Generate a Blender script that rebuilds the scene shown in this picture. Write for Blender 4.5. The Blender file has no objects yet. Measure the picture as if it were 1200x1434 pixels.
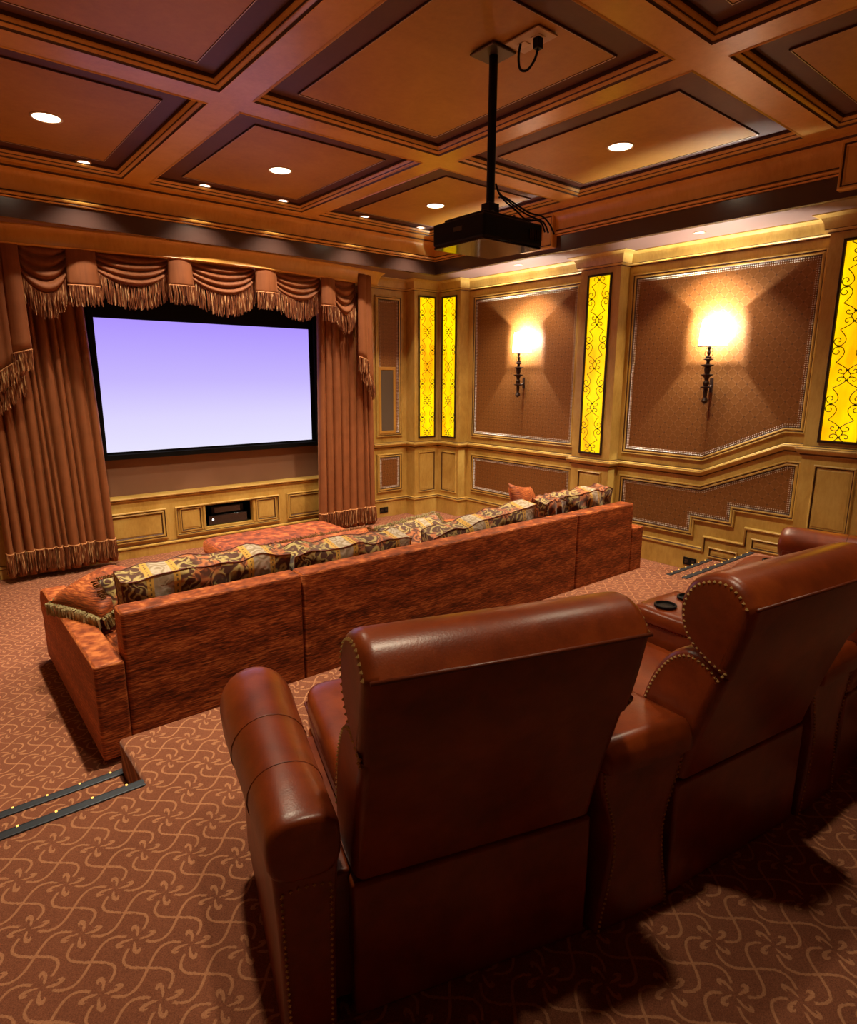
import bpy, bmesh, math, random
from mathutils import Vector, Matrix
random.seed(7)
C = bpy.context.scene.collection
PI = math.pi
rad = math.radians

# ------------------------------------------------------------------ camera, world, exposure
cam_d = bpy.data.cameras.new('camera'); cam = bpy.data.objects.new('camera', cam_d); C.objects.link(cam)
bpy.context.scene.camera = cam
cam_d.sensor_fit = 'HORIZONTAL'; cam_d.sensor_width = 36; cam_d.lens = 26.29
def cam_matrix():
    yaw, pitch, roll = 0.68821119, 0.21163969, 0.00363
    cy, sy, cp, sp = math.cos(yaw), math.sin(yaw), math.cos(pitch), math.sin(pitch)
    f = Vector((sy*cp, cy*cp, -sp)); r = Vector((cy, -sy, 0)); u = r.cross(f)
    c, s = math.cos(roll), math.sin(roll)
    R, U = c*r+s*u, -s*r+c*u
    m = Matrix((R, U, -f)).transposed().to_4x4()
    m.translation = (-5.365, -5.647, 1.717)
    return m
cam.matrix_world = cam_matrix()
w = bpy.data.worlds.new('world'); bpy.context.scene.world = w; w.use_nodes = True
w.node_tree.nodes['Background'].inputs[0].default_value = (.9, .75, .6, 1)
w.node_tree.nodes['Background'].inputs[1].default_value = 0.007
vs = bpy.context.scene.view_settings
vs.view_transform = 'Standard'; vs.look = 'None'; vs.gamma = 1; vs.use_curve_mapping = False; vs.exposure = 0.0

# light levels (watts)
CAN_W, SPOT_W, SOFFIT_W, SCONCE_W = 350.0, 110.0, 70.0, 92.0
WARM = (1.0, .82, .57)

# ------------------------------------------------------------------ node helper
class X:
    """tiny expression wrapper over math nodes"""
    def __init__(s, nt, sock): s.nt = nt; s.s = sock
    def op(s, o, b=None, c=None):
        n = s.nt.nodes.new('ShaderNodeMath'); n.operation = o
        for i, v in enumerate((s, b, c)):
            if v is None: continue
            if isinstance(v, X): s.nt.links.new(v.s, n.inputs[i])
            else: n.inputs[i].default_value = v
        return X(s.nt, n.outputs[0])
    def __add__(s, o): return s.op('ADD', o)
    __radd__ = __add__
    def __sub__(s, o): return s.op('SUBTRACT', o)
    def __rsub__(s, o): return (s*-1)+o
    def __mul__(s, o): return s.op('MULTIPLY', o)
    __rmul__ = __mul__
    def __truediv__(s, o): return s.op('DIVIDE', o)
    def abs(s): return s.op('ABSOLUTE')
    def sin(s): return s.op('SINE')
    def cos(s): return s.op('COSINE')
    def rnd(s): return (s+.5).op('FLOOR')
    def sqrt(s): return s.op('SQRT')
    def min(s, o): return s.op('MINIMUM', o)
    def max(s, o): return s.op('MAXIMUM', o)
    def below(s, lo, hi):
        """1 where s<lo, 0 where s>hi, smooth between"""
        n = s.nt.nodes.new('ShaderNodeMapRange'); n.interpolation_type = 'SMOOTHSTEP'
        s.nt.links.new(s.s, n.inputs[0]); n.inputs[1].default_value = lo; n.inputs[2].default_value = hi
        n.inputs[3].default_value = 1; n.inputs[4].default_value = 0
        return X(s.nt, n.outputs[0])
def srgb(r, g, b):
    f = lambda c: (c/255/12.92) if c <= 10 else ((c/255+.055)/1.055)**2.4
    return (f(r), f(g), f(b), 1)
class Mat:
    def __init__(s, name, rough=.6, spec=.5, metal=0, coat=0, sheen=0):
        s.m = bpy.data.materials.new(name); s.m.use_nodes = True; s.nt = s.m.node_tree
        s.b = s.nt.nodes['Principled BSDF']
        s.b.inputs['Roughness'].default_value = rough; s.b.inputs['Specular IOR Level'].default_value = spec
        s.b.inputs['Metallic'].default_value = metal; s.b.inputs['Coat Weight'].default_value = coat
        s.b.inputs['Coat Roughness'].default_value = .15
        s.b.inputs['Sheen Weight'].default_value = sheen
    def N(s, t, **k):
        n = s.nt.nodes.new(t)
        for a, v in k.items(): setattr(n, a, v)
        return n
    def L(s, a, b): s.nt.links.new(a.s if isinstance(a, X) else a, b)
    def pos(s, kind='Object'):
        if kind == 'World': o = s.N('ShaderNodeNewGeometry').outputs['Position']
        else: o = s.N('ShaderNodeTexCoord').outputs[kind]
        sp = s.N('ShaderNodeSeparateXYZ'); s.L(o, sp.inputs[0])
        return [X(s.nt, sp.outputs[i]) for i in range(3)]
    def vec(s, a, b, c):
        n = s.N('ShaderNodeCombineXYZ')
        for i, v in enumerate((a, b, c)):
            if isinstance(v, X): s.L(v, n.inputs[i])
            else: n.inputs[i].default_value = v
        return n.outputs[0]
    def noise(s, vec=None, scale=5, detail=3, rough=.5, dist=0):
        n = s.N('ShaderNodeTexNoise'); n.inputs['Scale'].default_value = scale; n.inputs['Detail'].default_value = detail
        n.inputs['Roughness'].default_value = rough; n.inputs['Distortion'].default_value = dist
        if vec is None: vec = s.N('ShaderNodeTexCoord').outputs['Object']
        s.L(vec, n.inputs['Vector']); return X(s.nt, n.outputs[0])
    def ramp(s, f, stops):
        n = s.N('ShaderNodeValToRGB'); e = n.color_ramp.elements
        while len(e) < len(stops): e.new(.5)
        for i, (p, c) in enumerate(stops): e[i].position = p; e[i].color = c
        s.L(f, n.inputs[0]); return n.outputs[0]
    def mix(s, f, a, b):
        n = s.N('ShaderNodeMix', data_type='RGBA')
        for i, v in ((0, f), (6, a), (7, b)):
            if isinstance(v, X) or isinstance(v, bpy.types.NodeSocket): s.L(v, n.inputs[i])
            else: n.inputs[i].default_value = v
        return n.outputs[2]
    def base(s, c):
        if isinstance(c, tuple): s.b.inputs['Base Color'].default_value = c
        else: s.L(c, s.b.inputs['Base Color'])
        return s
    def bump(s, f, strength=.3, dist=.01):
        n = s.N('ShaderNodeBump'); n.inputs['Strength'].default_value = strength; n.inputs['Distance'].default_value = dist
        s.L(f, n.inputs['Height']); s.L(n.outputs[0], s.b.inputs['Normal']); return s
    def emit(s, c, k):
        if isinstance(c, tuple): s.b.inputs['Emission Color'].default_value = c
        else: s.L(c, s.b.inputs['Emission Color'])
        s.b.inputs['Emission Strength'].default_value = k; return s
def simple(name, col, rough=.6, **k):
    m = Mat(name, rough, **k); m.base(col); return m.m
def paint(name, a, b, c, rough=.42, scale=3.0, coat=.15):
    m = Mat(name, rough, coat=coat)
    x, y, z = m.pos('World')
    n1 = m.noise(m.vec(x*1.0, y*1.0, z*.55), scale, 6, .62, .4)
    n2 = m.noise(m.vec(x*8, y*8, z*2.5), scale*2, 4, .7)
    m.base(m.ramp(n1*.72+n2*.28, [(.32, a), (.5, b), (.68, c)]))
    m.bump(n2, .05, .004)
    return m.m
M = {}
M['wall'] = paint('antiqued_ochre_paint', srgb(164, 126, 54), srgb(194, 158, 78), srgb(212, 182, 102))
M['glaze'] = simple('dark_brown_glaze', srgb(74, 44, 18), .5)
M['ceil'] = paint('burnt_orange_ceiling_paint', srgb(162, 116, 44), srgb(182, 134, 54), srgb(196, 148, 64), .5, 1.6, 0)
M['beam'] = paint('amber_beam_paint', srgb(194, 144, 62), srgb(216, 168, 82), srgb(228, 184, 100), .36, 2.2, .1)
M['border'] = paint('plum_brown_border_paint', srgb(82, 46, 40), srgb(92, 52, 44), srgb(102, 60, 50), .55, 3, 0)
M['frieze'] = simple('satin_plum_brown_paint', srgb(70, 52, 46), .24, spec=.8, coat=.3)
M['soffit'] = simple('mauve_soffit_paint', srgb(132, 104, 96), .6)
M['niche'] = simple('mauve_brown_niche_paint', srgb(134, 98, 76), .8, spec=.2)
M['black'] = simple('matt_black', (.004, .004, .004, 1), .8, spec=.15)
M['gloss'] = simple('gloss_black', (.006, .006, .007, 1), .09, spec=.8)
M['plastic'] = simple('black_plastic', (.006, .006, .006, 1), .5, spec=.25)
M['bead'] = simple('silver_bead_metal', srgb(214, 204, 190), .45, metal=.4)
M['iron'] = simple('dark_bronze_iron', srgb(48, 26, 16), .5, metal=.3)
M['plate'] = simple('cream_wall_plate', srgb(214, 190, 152), .45)
M['steel'] = simple('dark_steel_plate', srgb(96, 84, 72), .4, metal=.6)
M['strip'] = simple('anodised_step_strip', srgb(66, 74, 84), .38, metal=.5)
M['brass'] = simple('antique_brass_nails', srgb(206, 166, 100), .42, metal=.55)
M['cord'] = simple('gold_brown_cord', srgb(196, 136, 84), .7)
M['ring'] = simple('white_light_trim', srgb(225, 205, 170), .5)
def make_lens(name, col, k):
    m = Mat(name); m.base((0, 0, 0, 1)); m.emit(col, k); return m.m
M['lens'] = make_lens('lit_lamp_lens', (1, .86, .6, 1), 9)
M['lens_pink'] = make_lens('lit_spot_lens', (1, .74, .58, 1), 7)
M['led'] = make_lens('amber_led', (1, .55, .10, 1), 2.2)
M['white_led'] = make_lens('white_indicator', (1, 1, 1, 1), 2.5)
M['shade'] = make_lens('lit_linen_shade', (1, .90, .74, 1), 5.5)

def fabric_wall():
    m = Mat('brown_trellis_wall_fabric', .5, sheen=.0, spec=.25)
    x, y, z = m.pos('World')
    a = (x+y)/.088; bb = z/.088
    p, q = a+bb, a-bb
    dp, dq = (p-p.rnd()).abs(), (q-q.rnd()).abs()
    line = dp.min(dq).below(.03, .09)
    dot = (dp*dp+dq*dq).sqrt().below(.09, .15)
    wv = m.noise(m.vec(x*260, y*260, z*50), 1, 2)
    n = m.noise(m.vec(x, y, z), 2.2, 3)
    c = m.ramp(n*.6+wv*.4, [(.3, srgb(118, 74, 33)), (.7, srgb(130, 84, 40))])
    c = m.mix(line*.35, c, srgb(160, 112, 72)); c = m.mix(dot*.6, c, srgb(58, 32, 18))
    m.base(c); m.bump(line*.8+wv*.2, .15, .002)
    return m.m
M['fabric'] = fabric_wall()

def carpet():
    m = Mat('swirl_patterned_carpet', .92, spec=.15, sheen=.15)
    x, y, z = m.pos('World')
    S = .1055; A = .40
    jit = m.noise(m.vec(x, y, z), 160, 1); jit = (jit-.5)*.05
    Xc = (x+5.088)/S+jit; Yc = (y-z+.29+4.016)/S+jit
    def fam(U, V, sg):
        j = V.rnd(); par = (j*PI).cos()
        dev = (V-j)-par*(U*PI).sin()*(A*sg)
        g = ((U*PI).cos()*(A*PI)); return dev.abs()/((g*g+1).sqrt())
    d = fam(Xc, Yc, 1).min(fam(Yc, Xc, -1))
    # flowers sit on the nodes where i+j is odd
    u = (Xc+Yc-1)/2; v = (Xc-Yc-1)/2
    fu, fv = u-u.rnd(), v-v.rnd()
    lx, ly = fu+fv, fu-fv
    r = (lx*lx+ly*ly).sqrt()
    line = d.below(.024, .044)*(1-r.below(.25, .30))
    ang = ly.op('ARCTAN2', lx)+.32
    k = (ang/(PI/2)).rnd()*(PI/2); a2 = ang-k
    px, py = r*a2.cos(), r*a2.sin()
    ex, ey = (px-.355)/.105, (py-.055)/.085
    pet = (ex*ex+ey*ey).sqrt().below(.85, 1.05)
    cx, cy = (px-.285)/.05, (py-.06)/.03
    cut = (cx*cx+cy*cy).sqrt().below(.8, 1.1)
    stx, sty = (px-.23)/.165, (py+.025)/.036
    stem = (stx*stx+sty*sty).sqrt().below(.8, 1.1)
    pat = line.max(pet*(1-cut)).max(stem)
    pile = m.noise(m.vec(x, y, z), 330, 2, .7)
    big = m.noise(m.vec(x, y, z), 3, 3)
    base = m.ramp(pile*.8+big*.2, [(.32, srgb(106, 59, 40)), (.68, srgb(158, 98, 70))])
    hi = m.ramp(pile, [(.3, srgb(176, 118, 82)), (.7, srgb(204, 146, 106))])
    m.base(m.mix(pat*.85, base, hi)); m.bump(pile*.6+pat*.5, .5, .004)
    return m.m
M['carpet'] = carpet()

def screen():
    m = Mat('projected_violet_image', .9, spec=0); m.base((0, 0, 0, 1))
    x, y, z = m.pos('World')
    f = (z-1.02)/1.21
    c = m.ramp(f, [(0, srgb(232, 228, 255)), (.25, srgb(222, 214, 255)), (.55, srgb(200, 184, 255)), (1, srgb(176, 150, 255))])
    m.emit(c, 1.0); return m.m
M['screen'] = screen()

def amber():
    m = Mat('backlit_amber_glass', .4); m.base(srgb(120, 70, 5))
    x, y, z = m.pos('World')
    n = m.noise(m.vec(x*1.0, y*1.0, z*.4), 4.5, 3, .6, .3)
    c = m.ramp(n, [(.32, (1.0, .36, .0, 1)), (.46, (1.0, .54, .0, 1)), (.62, (1.0, .70, .0, 1))])
    m.emit(c, 1.25); return m.m
M['amber'] = amber()

def velvet(name, a, b, sheen=.6, stripe=(60, 60, 1.5)):
    m = Mat(name, .62, sheen=sheen, spec=.3)
    x, y, z = m.pos('World')
    n = m.noise(m.vec(x*stripe[0], y*stripe[1], z*stripe[2]), .5, 4, .6)
    n2 = m.noise(m.vec(x, y, z), 9, 3)
    m.base(m.ramp(n*.6+n2*.4, [(.3, a), (.7, b)]))
    m.b.inputs['Sheen Tint'].default_value = srgb(240, 160, 110); m.b.inputs['Sheen Roughness'].default_value = .35
    return m.m
M['curtain'] = velvet('copper_brown_velvet', srgb(120, 70, 37), srgb(150, 92, 53), .22)
def fringe_mat(name, cols, sc=90):
    m = Mat(name, .75, spec=.2)
    x, y, z = m.pos('World')
    n = m.noise(m.vec(x*sc, y*sc, z*6), 1, 2, .6)
    m.base(m.ramp(n, cols)); return m.m
M['fringe'] = fringe_mat('rust_gold_bullion_fringe', [(.34, srgb(84, 44, 24)), (.50, srgb(128, 74, 42)), (.57, srgb(150, 94, 56)), (.64, srgb(220, 182, 130))])
M['fringe2'] = fringe_mat('brown_brush_fringe', [(.35, srgb(84, 52, 30)), (.65, srgb(168, 118, 74))], 120)
M['fringe3'] = fringe_mat('sage_cream_fringe', [(.35, srgb(110, 92, 58)), (.65, srgb(206, 190, 140))], 120)

def chenille():
    m = Mat('rust_streaked_chenille', .6, sheen=.55, spec=.3)
    x, y, z = m.pos('World')
    st = m.noise(m.vec(x*17, y*17, z*185), 1, 1, .5)
    st2 = m.noise(m.vec(x*42, y*42, z*420), 1, 1, .5)
    bl = m.noise(m.vec(x*2.4, y*2.4, z*5.5), 1, 2, .5)
    gx = ((x*(2*PI/.31)).cos()*(z*(2*PI/.19)).cos()+1)*.5
    f = st*.50+st2*.26+bl*.05+gx*.06+(z*(2*PI/.165)).cos()*.035+.065
    m.base(m.ramp(f, [(.37, srgb(70, 27, 11)), (.46, srgb(124, 54, 24)), (.54, srgb(164, 80, 36)), (.64, srgb(214, 126, 66))]))
    m.b.inputs['Sheen Tint'].default_value = srgb(255, 150, 90)
    m.bump(st2, .3, .004); return m.m
M['sofa'] = chenille()

def damask(name, hue):
    """woven tapestry: acanthus-like swirls with two yellow and silver bands; Generated x runs along the pillow"""
    m = Mat(name, .7, sheen=.3, spec=.25)
    gx, gy, gz = m.pos('Generated'); ox, oy, oz = m.pos('Object')
    v = m.N('ShaderNodeTexVoronoi', feature='F1'); v.inputs['Scale'].default_value = 1
    wob = m.noise(m.vec(ox, oy, oz), 9, 2, .5)
    m.L(m.vec(ox*11+wob*2, oy*11, oz*11+wob*2), v.inputs['Vector'])
    dist = X(m.nt, v.outputs['Distance'])
    sp = m.N('ShaderNodeSeparateXYZ'); m.L(v.outputs['Position'], sp.inputs[0])
    px_, py_, pz_ = (X(m.nt, sp.outputs[i]) for i in range(3))
    ang = (oz*11+wob*2-pz_+(oy*11-py_)).op('ARCTAN2', ox*11+wob*2-px_)
    sw = ((ang*3+dist*15+wob*3).sin()+1)*.5
    bl = m.noise(m.vec(ox, oy, oz), 7, 2)
    c = m.ramp(sw, [(.40, srgb(84, 46, 28)), (.55, srgb(116, 86, 46)), (.72, srgb(156, 134, 76)), (.95, srgb(184, 164, 102))])
    c = m.mix(bl.below(.40, .47)*sw*.9, c, srgb(186, 92, 46))
    def band(c0, w0, w1, col):
        return ((gx-c0).abs().below(w1, w1+.006)*(1-(gx-c0).abs().below(w0, w0+.004)), col)
    for c0 in hue:
        sil = m.mix(((dist*22+wob*6).sin()+1)*.5, srgb(150, 130, 100), srgb(196, 180, 160))
        c = m.mix((gx-c0).abs().below(.085, .09), c, sil)
        k, col = band(c0, .052, .088, srgb(206, 160, 66)); c = m.mix(k, c, col)
        k, col = band(c0, .066, .074, srgb(110, 84, 40))
        dash = (gz*70+gy*70).sin().below(-.2, .2); c = m.mix(k*dash, c, col)
    m.base(c); m.bump(sw, .3, .003); return m.m
M['damask'] = damask('tapestry_two_bands', (.22, .80))
M['damask_b'] = damask('tapestry_middle_bands', (.40, .93))
M['damask_c'] = damask('tapestry_tan', (.62,))
M['damask_d'] = damask('tapestry_dark', ())

def leather():
    m = Mat('chestnut_leather', .34, spec=.5, coat=.12)
    m.b.inputs['Coat Roughness'].default_value = .3
    n = m.noise(None, 3.2, 4, .6, .5); f = m.noise(None, 170, 3, .6); s = m.noise(None, 14, 4, .6)
    m.base(m.ramp(n*.6+s*.4, [(.32, srgb(96, 36, 11)), (.5, srgb(128, 52, 17)), (.68, srgb(156, 70, 25))]))
    m.bump(f*.5+s*.6, .18, .004); return m.m
M['leather'] = leather()
M['piping'] = simple('dark_leather_piping', srgb(104, 42, 18), .4)

# ------------------------------------------------------------------ mesh helper
class MB:
    def __init__(s): s.v = []; s.f = []; s.mi = []
    def add(s, vs, fs, mi=0):
        o = len(s.v); s.v += [tuple(p) for p in vs]; s.f += [tuple(i+o for i in f) for f in fs]
        s.mi += mi if isinstance(mi, list) else [mi]*len(fs)
    def box(s, x0, x1, y0, y1, z0, z1, mi=0):
        v = [(x, y, z) for x in (x0, x1) for y in (y0, y1) for z in (z0, z1)]
        s.add(v, [(0, 1, 3, 2), (4, 6, 7, 5), (0, 4, 5, 1), (2, 3, 7, 6), (0, 2, 6, 4), (1, 5, 7, 3)], mi)
    def rings(s, rs, close=True, caps=True, mi=0):
        n = len(rs[0]); vs = [p for r in rs for p in r]; fs = []; ml = []
        for i in range(len(rs)-1):
            for j in range(n if close else n-1):
                k = (j+1) % n
                fs.append((i*n+j, i*n+k, (i+1)*n+k, (i+1)*n+j)); ml.append(mi[j] if isinstance(mi, list) else mi)
        if caps and close:
            fs.append(tuple(range(n-1, -1, -1))); fs.append(tuple((len(rs)-1)*n+j for j in range(n)))
            ml += [0 if isinstance(mi, list) else mi]*2
        s.add(vs, fs, ml)
    def tube(s, pts, r, n=6, mi=0, caps=True):
        pts = [Vector(p) for p in pts]; rs = []; up = Vector((0, 0, 1))
        R = r if isinstance(r, (list, tuple)) else [r]*len(pts)
        prev = None
        for i, p in enumerate(pts):
            t = (pts[min(i+1, len(pts)-1)]-pts[max(i-1, 0)]).normalized()
            a = prev if prev is not None else (up if abs(t.z) < .9 else Vector((1, 0, 0)))
            a = (a-t*a.dot(t)); a = a.normalized() if a.length > 1e-6 else t.orthogonal().normalized()
            b = t.cross(a); prev = a
            rs.append([p+(a*math.cos(2*PI*k/n)+b*math.sin(2*PI*k/n))*R[i] for k in range(n)])
        s.rings(rs, True, caps, mi)
    def lathe(s, prof, c=(0, 0, 0), n=20, mi=0, a0=0, a1=2*PI):
        full = abs(a1-a0-2*PI) < 1e-6
        rs = [[(c[0]+r*math.cos(a0+(a1-a0)*k/n), c[1]+r*math.sin(a0+(a1-a0)*k/n), c[2]+z) for k in range(n if full else n+1)] for r, z in prof]
        s.rings(rs, full, full, mi)
    def bead(s, p, r, mi=0):
        x, y, z = p
        s.add([(x+r, y, z), (x-r, y, z), (x, y+r, z), (x, y-r, z), (x, y, z+r), (x, y, z-r)],
              [(0, 2, 4), (2, 1, 4), (1, 3, 4), (3, 0, 4), (2, 0, 5), (1, 2, 5), (3, 1, 5), (0, 3, 5)], mi)
    def obj(s, name, mats, parent=None, smooth=False, bevel=0, seg=2, subs=0, local=False, weld=False):
        me = bpy.data.meshes.new(name); me.from_pydata(s.v, [], s.f)
        for i, k in enumerate(s.mi): me.polygons[i].material_index = k
        bm = bmesh.new(); bm.from_mesh(me)
        if weld: bmesh.ops.remove_doubles(bm, verts=bm.verts, dist=1e-5)
        bmesh.ops.recalc_face_normals(bm, faces=bm.faces)
        bm.to_mesh(me); bm.free()
        for m in (mats if isinstance(mats, (list, tuple)) else [mats]): me.materials.append(M[m])
        if smooth:
            me.polygons.foreach_set('use_smooth', [True]*len(me.polygons))
            if smooth is not True: me.set_sharp_from_angle(angle=rad(smooth))
        o = bpy.data.objects.new(name, me); C.objects.link(o)
        if parent:
            o.parent = parent
            if not local: me.transform(world_of(parent).inverted())
        if bevel:
            b = o.modifiers.new('bevel', 'BEVEL'); b.width = bevel; b.segments = seg; b.limit_method = 'ANGLE'; b.angle_limit = rad(40)
            if not smooth:
                me.polygons.foreach_set('use_smooth', [True]*len(me.polygons)); b.harden_normals = True
        if subs:
            b = o.modifiers.new('sub', 'SUBSURF'); b.levels = subs; b.render_levels = subs
        return o
def world_of(o):
    m = o.matrix_basis.copy()
    while o.parent: o = o.parent; m = o.matrix_basis @ m
    return m
def tag(o, label=None, cat=None, group=None, kind=None):
    if label: o['label'] = label
    if cat: o['category'] = cat
    if group: o['group'] = group
    if kind: o['kind'] = kind
    return o
def thing(name, label, cat, loc=(0, 0, 0), rz=0, group=None):
    o = bpy.data.objects.new(name, None); C.objects.link(o); o.location = loc; o.rotation_euler = (0, 0, rz)
    o.empty_display_size = .1
    return tag(o, label, cat, group)
def copy_tree(o, parent=None):
    c = o.copy(); C.objects.link(c)
    if parent: c.parent = parent
    for ch in o.children: copy_tree(ch, c)
    return c

def miter(path, closed):
    n = len(path); out = []
    def nrm(a, b):
        dx, dy = b[0]-a[0], b[1]-a[1]; l = math.hypot(dx, dy); return (-dy/l, dx/l)
    for i in range(n):
        if closed or 0 < i < n-1:
            a = nrm(path[i-1], path[i]); b = nrm(path[i], path[(i+1) % n])
        elif i == 0: a = b = nrm(path[0], path[1])
        else: a = b = nrm(path[-2], path[-1])
        k = 1+a[0]*b[0]+a[1]*b[1]
        out.append(((a[0]+b[0])/k, (a[1]+b[1])/k))
    return out
def area(path):
    return sum(path[i-1][0]*p[1]-p[0]*path[i-1][1] for i, p in enumerate(path))/2
def offset(path, d, closed=True):
    sg = 1 if (not closed or area(path) > 0) else -1
    return [(p[0]+m[0]*d*sg, p[1]+m[1]*d*sg) for p, m in zip(path, miter(path, closed))]
def sweep(mb, path, prof, mapf, closed=True, side=1, zs=None):
    """prof: (d, h, material); d is the offset across the path (inward when closed), h is handed to mapf"""
    mt = miter(path, closed); sg = side if not closed else (1 if area(path) > 0 else -1)
    rs = []
    for i, (p, m) in enumerate(zip(path, mt)):
        dz = zs[i] if zs else 0
        rs.append([mapf(p[0]+m[0]*d*sg, p[1]+m[1]*d*sg, h+dz) for d, h, *_ in prof])
    if closed: rs.append(rs[0])
    n = len(prof); vs_ = [p for r in rs for p in r]; fs = []; ml = []
    for i in range(len(rs)-1):
        for j in range(n-1):
            fs.append((i*n+j, i*n+j+1, (i+1)*n+j+1, (i+1)*n+j)); ml.append(prof[j][2])
    mb.add(vs_, fs, ml)
    if not closed:
        mb.add(rs[0], [tuple(range(n))], 0); mb.add(rs[-1], [tuple(range(n))], 0)
def beads_along(mb, path, mapf, h, step, r, closed=True):
    P = list(path)+([path[0]] if closed else [])
    for a, b in zip(P, P[1:]):
        l = math.hypot(b[0]-a[0], b[1]-a[1]); n = max(1, int(l/step))
        for k in range(n):
            t = k/n; mb.bead(mapf(a[0]+(b[0]-a[0])*t, a[1]+(b[1]-a[1])*t, h), r)
def catmull(pts, n=4, closed=False):
    out = []; m = len(pts)
    rng = range(m) if closed else range(m-1)
    for i in rng:
        g = lambda k: pts[k % m] if closed else pts[max(0, min(m-1, k))]
        p0, p1, p2, p3 = g(i-1), g(i), g(i+1), g(i+2)
        for k in range(n):
            t = k/n
            out.append(tuple(.5*((2*b)+(-a+c)*t+(2*a-5*b+4*c-d)*t*t+(-a+3*b-3*c+d)*t**3) for a, b, c, d in zip(p0, p1, p2, p3)))
    if not closed: out.append(tuple(pts[-1]))
    return out

# ================================================================== SETTING
FX, FY = 0.0, 0.67         # right wall x, front wall y
PX, PYF = -.146, .51       # pilaster faces
ZS = 2.85                  # soffit underside
MX = lambda x: -6.0-x      # mirror about the room's middle
RW = lambda u, v, h: (-h, u, v)
RWP = lambda u, v, h: (PX-h, u, v)
FW = lambda u, v, h: (u, FY-h, v)
FWP = lambda u, v, h: (u, PYF-h, v)
LW = lambda u, v, h: (-6+h, u, v)
LWP = lambda u, v, h: (-6-PX+h, u, v)
YB = -8.2

# floors: lower carpet, seating platform with a notch for a step at each side
def floor_obj(name, boxes):
    mb = MB()
    for b in boxes: mb.box(*b)
    return tag(mb.obj(name, 'carpet', bevel=.012, seg=3), kind='structure')
floor_obj('floor', [(-6.1, .1, YB, 1.2, -.1, 0)])
pl = MB()                    # one slab: the plan steps back at both sides to leave room for the lower steps
pp = [(-6.0, YB), (0, YB), (0, -3.45), (-1.15, -3.45), (-1.15, -3.10), (-4.885, -3.10), (-4.885, -3.45), (-6.0, -3.45)]
pl.rings([[(x, y, .001) for x, y in pp], [(x, y, .29) for x, y in pp]], True, True)
tag(pl.obj('floor_platform', 'carpet', bevel=.016, seg=3), kind='structure')
for a_, b_ in ((-6.0, -4.886), (-1.149, 0)):
    pl = MB(); pl.box(a_, b_, -3.45, -3.10, .001, .145)
    tag(pl.obj('floor_step', 'carpet', bevel=.012, seg=3), kind='structure')

# step nosing light strips
def nosing(x0, x1, y, z, label):
    t = thing('step_light_strip', label, 'step light', ((x0+x1)/2, y, z), 0, 'lit nosing strips on the steps')
    mb = MB(); mb.box(x0, x1, y-.032, y+.006, z-.002, z+.006); mb.box(x0, x1, y, y+.008, z-.03, z+.006)
    mb.obj('metal_strip', 'strip', t, bevel=.002)
    mb = MB(); mb.box(x0, x1, y-.002, y+.0075, z+.006, z+.0075)
    n = max(2, int((x1-x0)/.105))
    for k in range(n):
        x = x0+(k+.5)*(x1-x0)/n
        l = MB(); l.box(x-.0035, x+.0035, y+.001, y+.009, z+.004, z+.0075); l.obj('led', 'led', t)
nosing(-5.98, -4.885, -3.45, .29, 'upper of the two lit metal strips at left, on the platform edge')
nosing(-5.98, -4.87, -3.10, .145, 'lower of the two lit metal strips at left, ending at the sofa corner')
nosing(-1.15, -.05, -3.45, .29, 'upper of the two lit strips at the right wall, nearer the recliners')
nosing(-1.15, -.05, -3.10, .145, 'lower of the two lit strips at the right wall, nearer the sofa')

# walls
def wall(name, *b):
    mb = MB(); mb.box(*b); return tag(mb.obj(name, 'wall'), kind='structure')
wr = wall('wall_right', 0, .12, YB, .8, 0, 3.4)
wl = wall('wall_left', -6.12, -6.0, YB, .8, 0, 3.4)
wb = wall('wall_back', -6.12, .12, YB-.12, YB, 0, 3.4)
mb = MB()
mb.box(-1.05, .12, FY, FY+.12, 0, 3.4); mb.box(-6.12, -4.95, FY, FY+.12, 0, 3.4)
mb.box(-1.06, -1.05, FY, 1.2, 0, 3.4); mb.box(-4.95, -4.94, FY, 1.2, 0, 3.4)
mb.box(-4.95, -1.05, FY, FY+.1, 2.80, 3.4)
wf = tag(mb.obj('wall_front', 'wall'), kind='structure')
mb = MB(); mb.box(-4.94, -1.06, .82, .9, .57, 2.80)
tag(mb.obj('screen_recess', 'niche', wf), 'mauve brown painted recess behind the screen')

P_FRAME = [(0, 0, 0), (0, .016, 0), (.006, .023, 0), (.014, .022, 1), (.0175, .013, 1), (.022, .013, 0), (.030, .019, 0), (.040, .016, 1), (.045, .007, 1), (.050, .001, 0)]
P_SMALL = [(0, 0, 0), (0, .010, 0), (.006, .015, 0), (.012, .013, 1), (.016, .004, 1), (.022, .003, 0), (.030, .001, 0)]
def frame(par, path, mapf, fill=None, prof=P_FRAME, beads=False, fname='panel'):
    mb = MB(); sweep(mb, path, prof, mapf)
    mb.obj('panel_frame', ['wall', 'glaze'], par, smooth=40)
    if fill:
        ip = offset(path, prof[-1][0]-.003); mb = MB()
        n = len(ip); mb.add([mapf(a, b, .001) for a, b in ip]+[mapf(a, b, .005) for a, b in offset(ip, .012)], [tuple(range(n, 2*n))]+[(i, (i+1) % n, n+(i+1) % n, n+i) for i in range(n)])
        mb.obj(fname, fill, par)
    if beads:
        mb = MB(); beads_along(mb, offset(path, prof[-1][0]+.004), mapf, .006, .016, .0068)
        beads_along(mb, offset(path, prof[-1][0]+.020), mapf, .006, .016, .0045)
        tag(mb.obj('beaded_trim', 'bead', par), 'silver beaded edging', kind='stuff')
rect = lambda a, b, c, d: [(a, c), (b, c), (b, d), (a, d)]
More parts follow.
